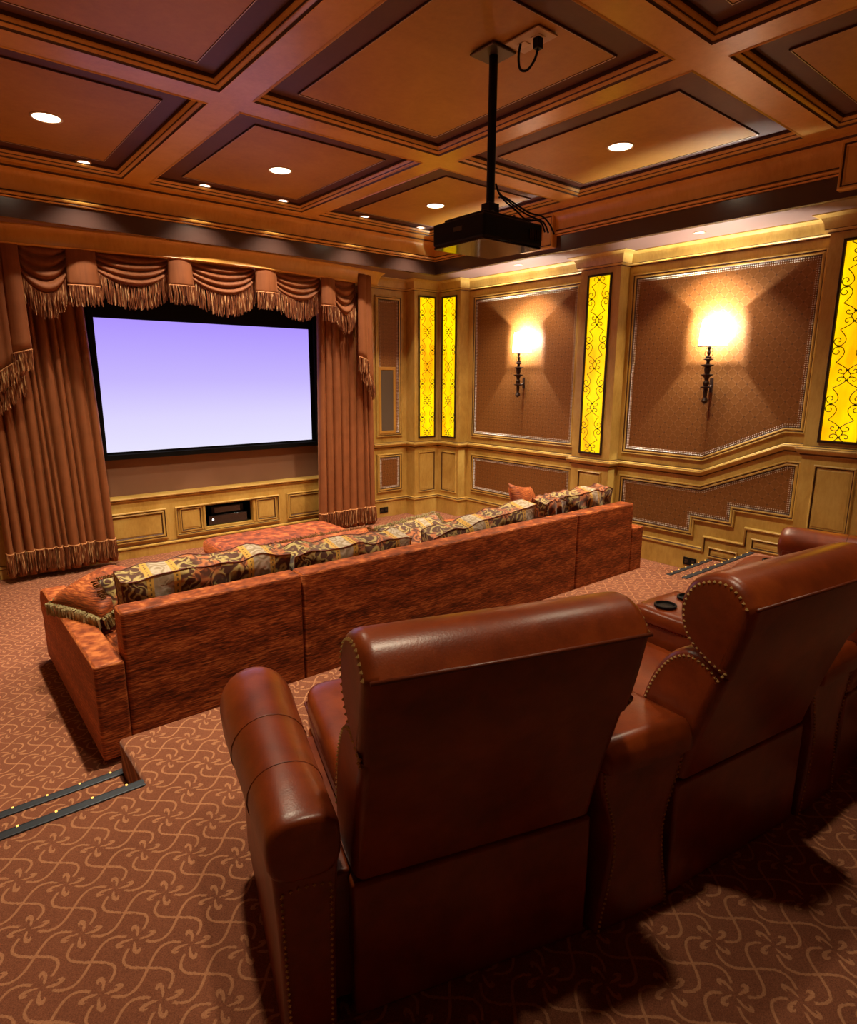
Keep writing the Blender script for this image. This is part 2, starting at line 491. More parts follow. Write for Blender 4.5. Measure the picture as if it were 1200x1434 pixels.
up2 = [(-2.112, 1.0), (-2.938, 1.0), (-3.592, 1.296), (-3.738, 1.296), (-3.738, 2.656), (-2.112, 2.656)]
lo2 = [(-2.112, .313), (-2.916, .313), (-2.916, .465), (-3.267, .465), (-3.267, .604), (-3.738, .604), (-3.738, 1.082), (-3.625, 1.082), (-2.938, .79), (-2.112, .79)]
for par, W, WP, Fm in ((wr, RW, RWP, 0), (wl, LW, LWP, 1)):
    frame(par, rect(-1.532, .033, 1.0, 2.656), W, 'fabric', beads=not Fm, fname='fabric_panel')
    frame(par, rect(-1.532, .033, .313, .79), W, 'fabric', beads=not Fm, fname='fabric_panel')
    frame(par, up2, W, 'fabric', beads=not Fm, fname='fabric_panel')
    frame(par, lo2, W, 'fabric', beads=not Fm, fname='fabric_panel')
    frame(par, rect(-5.95, -4.32, 1.296, 2.656), W, 'fabric', beads=False, fname='fabric_panel')
    frame(par, rect(-5.95, -4.32, .604, 1.082), W, 'fabric', beads=False, fname='fabric_panel')
    # pilasters
    for y0, y1, z0, z1, yy in ((.117, .51, .285, .80, (.155, .44)), (-2.07, -1.62, .285, .80, (-1.99, -1.71)), (-4.25, -3.78, .58, 1.085, (-4.155, -3.875))):
        mb = MB(); a, b = sorted((W(0, 0, 0)[0], WP(0, 0, 0)[0])); mb.box(a, b, y0, y1, 0, ZS)
        p = mb.obj('pilaster', 'wall', par)
        frame(p, rect(yy[0], yy[1], z0, z1), WP, 'wall', P_SMALL)
    # riser-end panels above the steps
    for r_ in (rect(-3.33, -3.075, .16, .255), rect(-3.70, -3.43, .305, .405)):
        frame(par, r_, lambda u, v, h, W=W: W(u, v, h+.021), 'wall', P_SMALL)
for sx in (0, 1):
    f = (lambda x: x) if not sx else MX
    a, b = sorted((f(-.53), f(0)))
    mb = MB(); mb.box(a, b, PYF, FY, 0, ZS); p = mb.obj('pilaster', 'wall', wf)
    u0, u1 = sorted((f(-.475), f(-.20)))
    frame(p, rect(u0, u1, .285, .80), FWP, 'wall', P_SMALL)
    u0, u1 = sorted((f(-1.002), f(-.616)))
    frame(wf, rect(u0, u1, 1.0, 2.656), FW, 'fabric', beads=not sx, fname='fabric_panel')
    frame(wf, rect(u0, u1, .313, .79), FW, 'fabric', beads=not sx, fname='fabric_panel')

# plan outline of the room's right half, from the curtain round to the back
plan = [(-1.05, FY), (-.53, FY), (-.53, PYF), (PX, PYF), (PX, .117), (0, .117), (0, -1.62), (PX, -1.62), (PX, -2.07), (0, -2.07)]
tail = [(0, -3.78), (PX, -3.78), (PX, -4.25), (0, -4.25), (0, YB)]
idm = lambda x, y, h: (x, y, h)
mir = lambda x, y, h: (MX(x), y, h)
P_CROWN = [(0, 2.725, 0), (.010, 2.725, 1), (.012, 2.733, 0), (.022, 2.745, 0), (.030, 2.748, 1), (.032, 2.752, 0), (.037, 2.79, 0), (.055, 2.825, 0), (.088, 2.842, 0), (.098, 2.843, 0), (.100, 2.849, 0), (0, 2.849, 0)]
P_RAIL = [(0, .855, 0), (.012, .860, 1), (.015, .872, 0), (.028, .880, 0), (.040, .892, 0), (.044, .905, 0), (.040, .914, 1), (.030, .918, 0), (.018, .926, 1), (0, .932, 0)]
P_BASE = [(0, .0, 0), (.020, .0, 0), (.022, .188, 1), (.026, .192, 0), (.036, .205, 0), (.034, .216, 1), (.018, .226, 0), (0, .232, 0)]
for k, (mp, wo) in enumerate(((idm, wr), (mir, wl))):
    side_ = -1
    mb = MB(); sweep(mb, plan+tail, P_CROWN, mp, False, side_)
    tag(mb.obj('trim_1' if not k else 'trim_2', ['wall', 'glaze'], smooth=35), kind='structure')
    mb = MB()
    rp = plan+[(0, -2.938), (0, -3.60)]+tail
    sweep(mb, rp, P_RAIL, mp, False, side_, [0]*(len(plan)+1)+[.293]*(1+len(tail)))
    tag(mb.obj('trim_3' if not k else 'trim_4', ['wall', 'glaze'], smooth=35), kind='structure')
    mb = MB(); sweep(mb, plan+[(0, -3.012)], P_BASE, mp, False, side_)
    W = RW if not k else LW
    poly = [(-3.012, .0), (-3.012, .336), (-3.363, .336), (-3.363, .480), (-3.79, .480), (-3.79, .0)]
    n = len(poly); mb.add([W(a, b, h) for h in (0, .021) for a, b in poly], [tuple(range(n)), tuple(range(n, 2*n))]+[(i, (i+1) % n, n+(i+1) % n, n+i) for i in range(n)])
    pm = [(0, .001, 0), (0, .024, 0), (.008, .036, 0), (.020, .032, 1), (.026, .024, 1), (.028, .001, 0)]
    sweep(mb, [(-3.012, .20), (-3.012, .345), (-3.363, .345), (-3.363, .489), (-3.78, .489)], pm, W, False, 1 if 1 else -1)
    sweep(mb, tail, [(d, z+.26, m_) for d, z, m_ in P_BASE], mp, False, side_)
    tag(mb.obj('baseboard_right' if not k else 'baseboard_left', ['wall', 'glaze'], smooth=35), kind='structure')

# ---------------------------------------------------------------- soffit, frieze, crown of the tray
SX0, SX1, SY1, SY0 = MX(-.57), -.57, .08, -7.6
mb = MB()
mb.box(SX1, .0, YB, FY+.15, ZS, ZS+.12); mb.box(-6, SX0, YB, FY+.15, ZS, ZS+.12)
mb.box(SX0, SX1, SY1, FY+.15, ZS, ZS+.12); mb.box(SX0, SX1, YB, SY0, ZS, ZS+.12)
so = tag(mb.obj('ceiling_soffit', 'soffit'), kind='structure')
mb = MB()
mb.box(SX1-.004, SX1+.05, SY0, SY1+.05, ZS-.002, 3.05); mb.box(SX0-.05, SX0+.004, SY0, SY1+.05, ZS-.002, 3.05)
mb.box(SX0, SX1, SY1-.004, SY1+.05, ZS-.002, 3.05); mb.box(SX0, SX1, SY0-.05, SY0+.004, ZS-.002, 3.05)
tag(mb.obj('trim_5', 'frieze'), kind='structure')
P_TRAY = [(0, 2.985, 0), (.020, 2.985, 0), (.026, 2.992, 1), (.022, 3.000, 0), (.034, 3.004, 0), (.040, 3.014, 0), (.034, 3.022, 1), (.022, 3.027, 1), (.024, 3.034, 0), (.026, 3.09, 0), (.040, 3.135, 0), (.070, 3.165, 0), (.085, 3.170, 1), (.088, 3.178, 1), (.098, 3.182, 0), (.102, 3.20, 0), (0, 3.24, 0)]
tray = [(SX0, SY0), (SX1, SY0), (SX1, SY1), (SX0, SY1)]
mb = MB(); sweep(mb, tray, P_TRAY, idm)
tag(mb.obj('trim_6', ['beam', 'glaze'], smooth=35), kind='structure')

# coffers
ZB, ZP = 3.20, 3.24
bx = [(-2.335, -2.166), (-3.865, -3.675)]                # beams running to the screen wall
by = [(-2.06, -1.875), (-3.97, -3.787), (-5.88, -5.70)]  # beams parallel to the screen wall
IX0, IX1, IY1, IY0 = -5.20, -.80, -.115, -7.45
mb = MB(); mb.box(-6.1, .1, YB-.1, .9, ZP+.012, ZP+.15); ce = tag(mb.obj('ceiling', 'border'), kind='structure')
def ceil_part(name, *b, mat='beam'):
    q = MB(); q.box(*b); return q.obj(name, mat, ce)
ceil_part('beam', IX1, SX1, SY0, SY1, ZB, ZP+.012); ceil_part('beam', SX0, IX0, SY0, SY1, ZB, ZP+.012)
ceil_part('beam', IX0, IX1, IY1, SY1, ZB, ZP+.012); ceil_part('beam', IX0, IX1, SY0, IY0, ZB, ZP+.012)
for a, b in bx: ceil_part('beam', a, b, IY0, IY1, ZB, ZP+.012)
xs = [IX0]+[v for p in sorted(bx) for v in p]+[IX1]
for a, b in by:
    for i in range(3): ceil_part('beam', xs[2*i], xs[2*i+1], a, b, ZB, ZP+.012)
ys = [IY0]+[v for p in sorted(by) for v in p]+[IY1]
P_COF = [(-.006, ZB-.001, 0), (.002, ZB-.006, 1), (.006, ZB-.002, 1), (.010, ZB+.004, 0), (.020, ZB+.008, 0), (.028, ZB+.014, 1), (.032, ZB+.020, 0), (.042, ZB+.026, 0), (.048, ZB+.034, 1), (.050, ZP+.012, 0)]
px_ = {0: (-5.04, -4.03), 1: (-3.47, -2.485), 2: (-1.90, -.93)}
py_ = {3: (-1.635, -.30), 2: (-3.565, -2.20), 1: (-5.50, -4.13), 0: (-7.2, -6.1)}
for i in range(3):
    for j in range(4):
        r_ = rect(xs[2*i], xs[2*i+1], ys[2*j], ys[2*j+1]); mb = MB()
        sweep(mb, r_, P_COF, idm); mb.obj('coffer_moulding', ['beam', 'glaze'], ce, smooth=35)
        a, b = px_[i]; c, d = py_[j]
        q = MB(); q.box(a, b, c, d, ZP+.006, ZP+.013); p = q.obj('coffer_panel', 'ceil', ce)
        q = MB(); down = lambda x, y, h: (x, y, ZP+.006-h)
        sweep(q, rect(a-.005, b+.005, c-.005, d+.005), [(0, -.006, 0), (.001, .003, 0), (.004, .004, 1), (.007, .003, 0), (.009, 0, 0)], down)
        q.obj('rope_edge', ['glaze', 'bead'], p)

# blocks with air grilles on the tray's right side
def vent(y0, y1, label):
    t = thing('air_vent', label, 'vent', (SX1-.05, (y0+y1)/2, 2.99), 0, 'grilles on the ceiling cornice')
    q = MB(); q.box(SX1-.052, SX1, y0, y1, 2.885, 3.16)
    pr_ = [(0, 0, 0), (0, .010, 0), (.006, .018, 0), (.016, .016, 1), (.020, .008, 1), (.026, .010, 0), (.034, .006, 0), (.040, .0, 0)]
    sweep(q, rect(y0, y1, 2.885, 3.17), pr_, lambda u, v, h: (SX1-.05-h, u, v))
    q.obj('backplate', ['beam', 'glaze'], t)
    m_ = (y0+y1)/2
    q = MB(); q.box(SX1-.058, SX1-.05, m_-.07, m_+.07, 2.96, 3.10); q.obj('grille_plate', 'ceil', t)
    for k in range(9):
        q = MB(); y = m_-.056+k*.014; q.box(SX1-.066, SX1-.057, y-.0025, y+.0025, 2.97, 3.09); q.obj('slat', 'steel', t)
vent(-1.655, -1.25, 'square air grille on the ceiling cornice behind the projector')
vent(-4.38, -3.955, 'air grille block on the cornice at the right edge of the photo')

# ---------------------------------------------------------------- recessed ceiling lights
def recessed(x, y, z, r, label, group, watts, mat, spot, blend=.7, col=WARM, rr=.05):
    t = thing('recessed_light', label, 'ceiling light', (x, y, z), 0, group)
    q = MB(); q.lathe([(r+.012, .0), (r+.012, -.004), (r+.002, -.006), (r-.004, -.001), (r-.004, 0)], (x, y, z), 28)
    q.obj('trim_ring', 'ring', t, smooth=True)
    q = MB(); q.lathe([(.001, -.0035), (r*.5, -.0035), (r-.002, -.002)], (x, y, z), 28); q.obj('lens', mat, t)
    ld = bpy.data.lights.new('lamp', 'SPOT'); ld.energy = watts; ld.color = col; ld.spot_size = rad(spot); ld.spot_blend = blend; ld.shadow_soft_size = rr
    l = bpy.data.objects.new('lamp', ld); C.objects.link(l); l.parent = t; l.location = (0, 0, -.012)
    return t
names = {(0, 3): 'large round ceiling light in the coffer at the upper left over the curtain',
         (1, 3): 'large round ceiling light in the coffer above the middle of the screen',
         (2, 3): 'large round ceiling light in the corner coffer left of the projector',
         (2, 2): 'large round ceiling light in the coffer right of the projector pole',
         (0, 2): 'large round ceiling light cut by the top edge of the photo',
         (0, 1): 'round ceiling light above the foreground recliner, beyond the top of the photo',
         (1, 1): 'round ceiling light above the middle recliners, beyond the top of the photo',
         (2, 1): 'round ceiling light above the farthest recliner, beyond the top of the photo'}
cen = {0: -4.49, 1: -2.955, 2: -1.42}; ceny = {3: -.935, 2: -2.875, 1: -4.82, 0: -6.6}
for (i, j), lab in names.items():
    recessed(cen[i], ceny[j], ZP+.006, .078, lab, 'large recessed lights in the coffers', CAN_W*(.24 if j == 1 else 1), 'lens', 102, 1.0)
small = [((-4.14), 'small spotlight over the left curtain, leftmost of the front row'),
         (-3.25, 'small spotlight over the screen, second from left in the front row'),
         (-2.555, 'small spotlight over the screen, middle one of the front row'),
         (-1.69, 'small spotlight over the right curtain, fourth in the front row'),
         (-.99, 'small spotlight beside the projector, rightmost of the front row')]
for x, lab in small:
    recessed(x, -.175, ZP+.008, .042, lab, 'small spotlights above the screen wall', SPOT_W, 'lens_pink', 104, 1.0, (1, .78, .60), .02)
for y, lab in ((-.964, 'tiny recessed spot in the soffit above the far wall lamp'), (-2.90, 'tiny recessed spot in the soffit above the near wall lamp')):
    recessed(-.336, y, ZS, .034, lab, 'soffit spots above the wall lamps', SOFFIT_W, 'lens_pink', 110, .5, (1, .78, .55), .02)

# ---------------------------------------------------------------- backlit amber panels with iron scrolls
def scroll_points():
    """one quarter of the repeat, in metres from the crossing's centre: long S, curl, little scrolls"""
    out = []
    out.append(catmull([(.0, .036), (.026, .062), (.070, .090)], 3)+catmull([(.070, .090), (.040, .132), (.032, .168), (.052, .198), (.082, .196), (.096, .172), (.086, .150), (.066, .150), (.060, .168), (.070, .176)], 3))
    out.append(catmull([(.0, .036), (.012, .018), (.030, .012), (.048, .020), (.050, .036), (.038, .042), (.032, .034)], 3))
    out.append(catmull([(.012, .018), (.018, .006), (.022, .0)], 2))
    return out
SCR = scroll_points()
def amber_panel(name_lab, mapf, c, z0, z1, crosses, w=.272, loc=(0, 0, 0)):
    t = thing('amber_light_panel', name_lab, 'light panel', loc, 0, 'backlit amber glass panels on the pilasters')
    r_ = rect(c-w/2, c+w/2, z0, z1); q = MB()
    sweep(q, r_, [(0, 0, 0), (0, .014, 0), (.004, .018, 0), (.016, .018, 0), (.020, .010, 0), (.020, 0, 0)], mapf)
    q.obj('iron_frame', 'iron', t)
    q = MB(); ip = offset(r_, .018); q.add([mapf(a, b, .004) for a, b in ip], [(0, 1, 2, 3)])
    q.obj('amber_glass', 'amber', t)
    q = MB()
    k = (w/2-.022)/.098
    for zc, (dn, up) in crosses:
        for sv in ((-1,) if not up else (1,) if not dn else (1, -1)):
            for su in (1, -1):
                for pts in SCR:
                    pp = [(c+su*a*k, zc+sv*b) for a, b in pts]
                    pp = [p for p in pp if z0+.008 < p[1] < z1-.008]
                    if len(pp) > 1: q.tube([mapf(a, b, .012) for a, b in pp], .0030, 4)
            z_ = zc+sv*.036
            if z0+.01 < z_ < z1-.01:
                a = mapf(c-.009, z_-.005, .008); b = mapf(c+.009, z_+.005, .018)
                q.box(min(a[0], b[0]), max(a[0], b[0]), min(a[1], b[1]), max(a[1], b[1]), a[2], b[2])
        for su in (1, -1):
            for z_ in (zc+.2,):
                if z_ < z1-.03:
                    a = mapf(c+su*.068*k-.008, z_-.005, .008); b = mapf(c+su*.068*k+.008, z_+.005, .018)
                    q.box(min(a[0], b[0]), max(a[0], b[0]), min(a[1], b[1]), max(a[1], b[1]), a[2], b[2])
    tag(q.obj('scrollwork', 'iron', t), 'thin dark iron scrolls over the amber glass')
    return t
full = [(2.66-.0-.408*k, (1, 1)) for k in range(5)]
short = [(1.335+.408*k, (1, 1)) for k in range(4)]
amber_panel('amber light panel left of the room corner, beside the tall speaker', FWP, -.338, .975, 2.677, full, loc=(-.338, PYF, .975))
amber_panel('amber light panel right of the room corner, at the edge of the far brown panel', RWP, .309, .975, 2.677, full, loc=(PX, .309, .975))
amber_panel('amber light panel on the pilaster between the two wall lamps', RWP, -1.846, .975, 2.677, full, loc=(PX, -1.846, .975))
amber_panel('shorter amber light panel cut by the right edge of the photo', RWP, -4.010, 1.254, 2.677, short, loc=(PX, -4.01, 1.254))

# ---------------------------------------------------------------- wall lamps
def sconce(y, label, crossed):
    t = thing('wall_lamp', label, 'wall lamp', (0, y, 1.52), 0, 'iron wall lamps on the brown fabric panels')
    q = MB()
    prof = [(.004, 1.505), (.014, 1.515), (.022, 1.53), (.016, 1.548), (.010, 1.56), (.013, 1.60), (.012, 1.63), (.034, 1.640), (.036, 1.646), (.014, 1.655), (.020, 1.68), (.012, 1.70), (.016, 1.725), (.036, 1.745), (.038, 1.750), (.014, 1.757), (.020, 1.79), (.017, 1.81), (.037, 1.825), (.037, 1.83), (.010, 1.838), (.012, 1.865), (.028, 1.873), (.028, 1.878), (.018, 1.885), (.018, 1.895), (.008, 1.905), (.012, 1.93), (.007, 1.95), (.014, 1.975), (.006, 1.985)]
    q.lathe([(r_*1.35, z_) for r_, z_ in prof], (-.10, y, 0), 14); q.obj('turned_stem', 'iron', t, smooth=30)
    q = MB(); q.tube([(0.0, y, 1.66), (-.05, y, 1.64), (-.10, y, 1.66)], .008, 6)
    q.lathe([(.03, 0), (.034, .006), (.02, .012)], (0, 0, 0), 14) if 0 else None
    q.box(-.012, -.003, y-.014, y+.014, 1.60, 1.72); q.obj('wall_bracket', 'iron', t)
    for s in (1, -1):
        q = MB(); pts = catmull([(0, 1.905), (.018, 1.90), (.034, 1.912), (.034, 1.932), (.022, 1.934)], 4)
        q.tube([(-.10, y+s*a, z) for a, z in pts], .0026, 5)
        pts = catmull([(.0, 1.955), (.016, 1.965), (.030, 1.955), (.028, 1.940), (.020, 1.942)], 4)
        q.tube([(-.10, y+s*a, z) for a, z in pts], .0024, 5); q.obj('scroll', 'iron', t)
    R = .118; n = 20
    q = MB()                                              # half-round shade, open at top and bottom, its back edges standing off the wall
    ring = lambda r, z: [(-.035-r*math.sin(PI*k/n)*.95, y+r*math.cos(PI*k/n), z) for k in range(n+1)]
    q.rings([ring(R, 1.985), ring(R*1.0, 2.06), ring(R*.96, 2.14), ring(R*.86, 2.205)], False, False)
    q.obj('shade', 'shade', t, smooth=True)
    for pts in (ring(R+.002, 1.984), ring(R*.86+.002, 2.206), [(-.035, y-R-.002, 1.984), (-.035, y+R+.002, 1.984)]):
        q = MB(); q.tube(pts, .0028, 5); q.obj('shade_wire', 'iron', t)
    q = MB(); q.lathe([(.002, 1.985), (.012, 1.99), (.012, 2.03), (.022, 2.06), (.026, 2.09), (.018, 2.115), (.002, 2.125)], (-.085, y, 0), 12)
    q.obj('bulb', 'lens', t, smooth=True)
    ld = bpy.data.lights.new('lamp', 'POINT'); ld.energy = SCONCE_W; ld.color = (1, .92, .78); ld.shadow_soft_size = .008
    l = bpy.data.objects.new('lamp', ld); C.objects.link(l); l.parent = t; l.location = (-.06, 0, .62-.005)
    return t
sconce(-.80, 'wall lamp on the far brown panel, nearest the room corner', True)
sconce(-2.95, 'wall lamp on the near brown panel, left of the cut-off amber panel', False)

# ---------------------------------------------------------------- screen wall
t = thing('projection_screen', 'black-framed projection screen glowing pale violet between the curtains', 'screen', (-2.9, .8, .94))
mb = MB(); sweep(mb, rect(-4.03, -1.715, .945, 2.62), [(0, -.035, 0), (0, .03, 0), (.045, .03, 0), (.052, .0, 0)], lambda u, v, h: (u, .783-h, v))
mb.obj('frame', 'black', t)
mb = MB(); mb.box(-4.0, -1.73, .79, .815, .97, 2.60); mb.obj('backing', 'black', t)
mb = MB(); mb.box(-3.979, -1.819, .783, .789, 1.016, 2.234); mb.obj('screen_surface', 'screen', t)

# low panelled cabinet wall under the screen
cab = thing('media_cabinet', 'low ochre panelled media cabinet built in under the screen', 'cabinet', (-2.9, .75, 0))
mb = MB(); hx0, hx1, hz0, hz1 = -3.14, -2.63, .195, .425
mb.box(-4.94, hx0, FY, 1.15, 0, .555); mb.box(hx1, -1.06, FY, 1.15, 0, .555)
mb.box(hx0, hx1, FY, 1.15, 0, hz0); mb.box(hx0, hx1, FY, 1.15, hz1, .555); mb.box(hx0, hx1, 1.05, 1.15, hz0, hz1)
mb.obj('body', 'wall', cab)
mb = MB(); mb.box(hx0, hx0+.004, FY+.03, 1.05, hz0, hz1); mb.box(hx1-.004, hx1, FY+.06, 1.05, hz0, hz1); mb.box(hx0, hx1, 1.044, 1.05, hz0, hz1); mb.box(hx0, hx1, FY+.03, 1.05, hz1-.004, hz1); mb.box(hx0, hx1, FY+.05, 1.05, hz0, hz0+.004)
tag(mb.obj('compartment_lining', 'black', cab), 'black lining of the open compartment')
mb = MB(); sweep(mb, [(-4.94, FY), (-1.06, FY)], [(-.15, .555, 0), (-.15, .588, 0), (.022, .588, 0), (.026, .580, 0), (.022, .570, 1), (.012, .562, 0), (0, .552, 0)], idm, False, -1)
mb.obj('ledge', ['wall', 'glaze'], cab, smooth=35)
mb = MB(); sweep(mb, [(-4.94, FY), (-1.06, FY)], [(0, 0, 0), (.018, 0, 0), (.020, .085, 1), (.030, .094, 0), (.030, .106, 0), (.014, .114, 1), (0, .118, 0)], idm, False, -1)
mb.obj('plinth', ['wall', 'glaze'], cab, smooth=35)
frame(cab, rect(-4.25, -3.53, .150, .450), FW, 'wall')
frame(cab, rect(-2.23, -1.50, .150, .450), FW, 'wall')
mb = MB(); sweep(mb, rect(-3.445, -2.32, .148, .448), P_FRAME[:6]+[(.026, .004, 0)], FW); mb.obj('panel_frame', ['wall', 'glaze'], cab, smooth=40)
for a, b in ((-3.40, -3.18), (-2.59, -2.36)):
    frame(cab, rect(a, b, .185, .425), FW, 'wall', P_SMALL)
for a in (-3.155, -2.615):
    mb = MB(); mb.box(a-.012, a+.012, FY-.012, FY, .180, .435); mb.obj('stile', 'wall', cab, bevel=.003)
t = thing('media_player', 'black media player with a white light inside the cabinet opening', 'media player', (-2.9, .83, hz0))
mb = MB(); mb.box(-3.10, -2.68, .705, 1.0, hz0+.006, hz0+.105); mb.obj('case', 'gloss', t, bevel=.006)
mb = MB(); mb.lathe([(.001, 0), (.011, 0), (.011, .002), (.001, .002)], (0, 0, 0), 14)
mb.v = [(-3.055+x, .7045-z, hz0+.062+y) for x, y, z in mb.v]; mb.obj('indicator_light', 'white_led', t)
for x in (-3.06, -2.72):
    mb = MB(); mb.box(x-.015, x+.015, .73, .76, hz0, hz0+.007); mb.obj('foot', 'plastic', t)
t = thing('media_player', 'black amplifier case lying on the media player in the cabinet opening', 'media player', (-2.87, .85, hz0+.105))
mb = MB(); mb.box(-3.05, -2.70, .75, 1.0, hz0+.106, hz0+.19); mb.obj('case', 'plastic', t, bevel=.006)
mb = MB(); mb.box(-3.02, -2.74, .746, .75, hz0+.12, hz0+.176); mb.obj('front_plate', 'gloss', t)

# tall speaker in the narrow panel
t = thing('wall_speaker', 'tall narrow wall speaker with gold frame right of the curtain', 'speaker', (-.842, FY, 1.04))
mb = MB(); sweep(mb, rect(-.968, -.716, 1.04, 1.84), [(0, .004, 0), (0, .020, 0), (.004, .024, 0), (.034, .024, 0), (.038, .014, 0)], FW); mb.obj('frame', 'ceil', t)
mb = MB(); mb.box(-.935, -.749, FY-.018, FY-.005, 1.07, 1.81); mb.obj('grille_cloth', M.setdefault('grille', simple('grey_brown_speaker_cloth', srgb(92, 78, 62), .8)) and 'grille', t, bevel=.004)

def outlet(mapf, u, v, label):
    t = thing('wall_outlet', label, 'outlet', mapf(u, v, 0))
    a, b = mapf(u-.062, v-.036, .020), mapf(u+.062, v+.036, .028)
    q = MB(); q.box(*[f(p, r_) for p, r_ in zip(a, b) for f in (min, max)]); q.obj('cover_plate', 'plastic', t, bevel=.003)
    for s in (-1, 1):
        a, b = mapf(u+s*.03-.016, v-.018, .027), mapf(u+s*.03+.016, v+.018, .031)
        q = MB(); q.box(*[f(p, r_) for p, r_ in zip(a, b) for f in (min, max)]); q.obj('socket', 'gloss', t, bevel=.002)
outlet(FW, -.915, .088, 'black outlet plate low on the front wall beside the right curtain')
outlet(RW, -2.915, .08, 'black outlet plate low on the right wall by the steps')

# cornice over the curtains: bowed in plan
bow = lambda x: .115+.24*((x+3.0)/1.93)**2
mb = MB(); N_ = 32; rs = []
prof = [(.20, ZS), (0, ZS), (0, ZS-.010), (.012, ZS-.022), (.022, ZS-.05), (.030, ZS-.09), (.034, ZS-.125), (.030, ZS-.135), (.040, ZS-.142), (.20, ZS-.142)]
xs_ = [-4.93+(3.86*k/N_) for k in range(N_+1)]
for x in xs_:
    rs.append([(x+(0 if abs(x+3) < 1.9 else (-1 if x > -3 else 1)*min(.12, d*2.2)), bow(x)+d, z) for d, z in prof])
mb.rings(rs, True, True)
tag(mb.obj('curtain_cornice', 'beam', smooth=40), 'long bowed amber wood cornice above the curtain valance', 'cornice')

# ---------------------------------------------------------------- drapery
def strands(mb, pts, L, step, r=.0042, jit=.35, out=(0, -1, 0), lay=2):
    """hanging yarn strands along a polyline"""
    P = [Vector(p) for p in pts]; O = Vector(out)
    for a, b in zip(P, P[1:]):
        l = (b-a).length; n = max(1, int(l/step))
        for k in range(n):
            for q in range(lay):
                p = a.lerp(b, (k+random.random())/n)+O*(q*.006+random.uniform(0, .004))
                ll = L*(1-random.random()*.16); tip = p+Vector((random.uniform(-1, 1)*jit*.03, random.uniform(-1, .6)*jit*.03, -ll))
                mid = p.lerp(tip, .5)+Vector((random.uniform(-1, 1)*jit*.022, random.uniform(-1, .5)*jit*.02, 0))
                rr = r*random.uniform(.8, 1.25); rs = []
                for c_, sc in ((p, 1), (mid, 1.15), (tip, .9)):
                    rs.append([(c_.x+rr*sc*math.cos(2*PI*m_/3+q), c_.y+rr*sc*math.sin(2*PI*m_/3+q), c_.z) for m_ in range(3)])
                mb.rings(rs, True, True)
def drape(label, x0t, x1t, x0b, x1b, zt, zb, y0, folds, seed, amp=.055):
    t = thing('curtain', label, 'curtain', ((x0b+x1b)/2, y0, 0), 0)
    rnd = random.Random(seed); wd = [rnd.uniform(.55, 1.45) for _ in range(folds)]; tot = sum(wd)
    ed = [0]
    for w_ in wd: ed.append(ed[-1]+w_/tot)
    am = [rnd.uniform(.7, 1.15) for _ in range(folds)]
    NZ = 16; K = 9; rows = []
    for i in range(NZ+1):
        f = i/NZ; z = zt+(zb-zt)*f; row = []
        xa, xb = x0t+(x0b-x0t)*f, x1t+(x1b-x1t)*f
        for j in range(folds):
            for k in range(K):
                u = k/K; s_ = ed[j]+(ed[j+1]-ed[j])*(u-.09*math.sin(2*PI*u))
                s_ += .006*math.sin(f*4+j*1.7)
                d = amp*am[j]*(.55+.45*f)*(abs(math.sin(PI*u))**.8)
                row.append((xa+(xb-xa)*s_, y0+amp*.6-d+.006*math.sin(f*5+j), z))
        row.append((xb, y0+amp*.6, z)); rows.append(row)
    q = MB(); q.rings(rows, False, False); c = q.obj('cloth', 'curtain', t, smooth=True)
    sd = c.modifiers.new('solid', 'SOLIDIFY'); sd.thickness = .004
    fr = min(range(NZ+1), key=lambda i: abs(rows[i][0][2]-(zb+.20)))
    e = [(x, y-.008, zb+.205) for x, y, z in rows[fr]]
    q = MB(); q.tube(e, .006, 6); q.obj('cord', 'cord', t, smooth=True)
    q = MB(); strands(q, [(x, y-.004, z) for x, y, z in e], .185, .014, .005, .3)
    tag(q.obj('fringe', 'fringe', t), kind='stuff')
drape('left floor-length copper velvet curtain with fringed hem beside the screen', -4.92, -4.11, -4.885, -4.03, 2.62, .05, .50, 12, 3, .095)
drape('right floor-length copper velvet curtain with fringed hem, beside the tall speaker', -1.88, -1.20, -1.95, -1.20, 2.62, .008, .42, 8, 5, .075)

val = thing('valance', 'swagged velvet valance with jabots and rust fringe above the screen', 'valance', (-3, .3, 2.1))
def swag(x0, x1, zc, zt=2.80, side=.17, seed=0, n=6, zl=None, zr=None):
    rnd = random.Random(seed); NS, NT = 18, 30; rows = []
    for i in range(NT+1):
        f = i/NT; row = []
        for j in range(NS+1):
            s = j/NS; sag = 4*s*(1-s)
            x = x0+(x1-x0)*s; dep = side+(zt-zc-side)*(sag**.8)
            z = zt-dep*f
            ridge = abs(math.sin(PI*n*(f**.9)+.25*math.sin(3*s+seed)))**.7
            y = bow(x)+.135-.050*f*sag-.056*ridge*(.25+.75*sag**.5)
            row.append((x, y, z-.012*ridge))
        rows.append(row)
    q = MB(); q.rings(rows, False, False); s_ = q.obj('swag', 'curtain', val, smooth=True)
    e = [(x, y-.008, z) for x, y, z in rows[-1]]
    q = MB(); q.tube(e, .006, 5); q.obj('cord', 'cord', s_, smooth=True)
    q = MB(); strands(q, e, .205, .011, .0045, .5); tag(q.obj('fringe', 'fringe', s_), kind='stuff')
swag(-4.60, -4.20, 2.36, seed=1, n=5); swag(-4.09, -3.44, 2.465, seed=2); swag(-3.33, -2.66, 2.455, seed=3)
swag(-2.51, -1.92, 2.465, seed=4); swag(-1.81, -1.44, 2.37, seed=5, n=5)
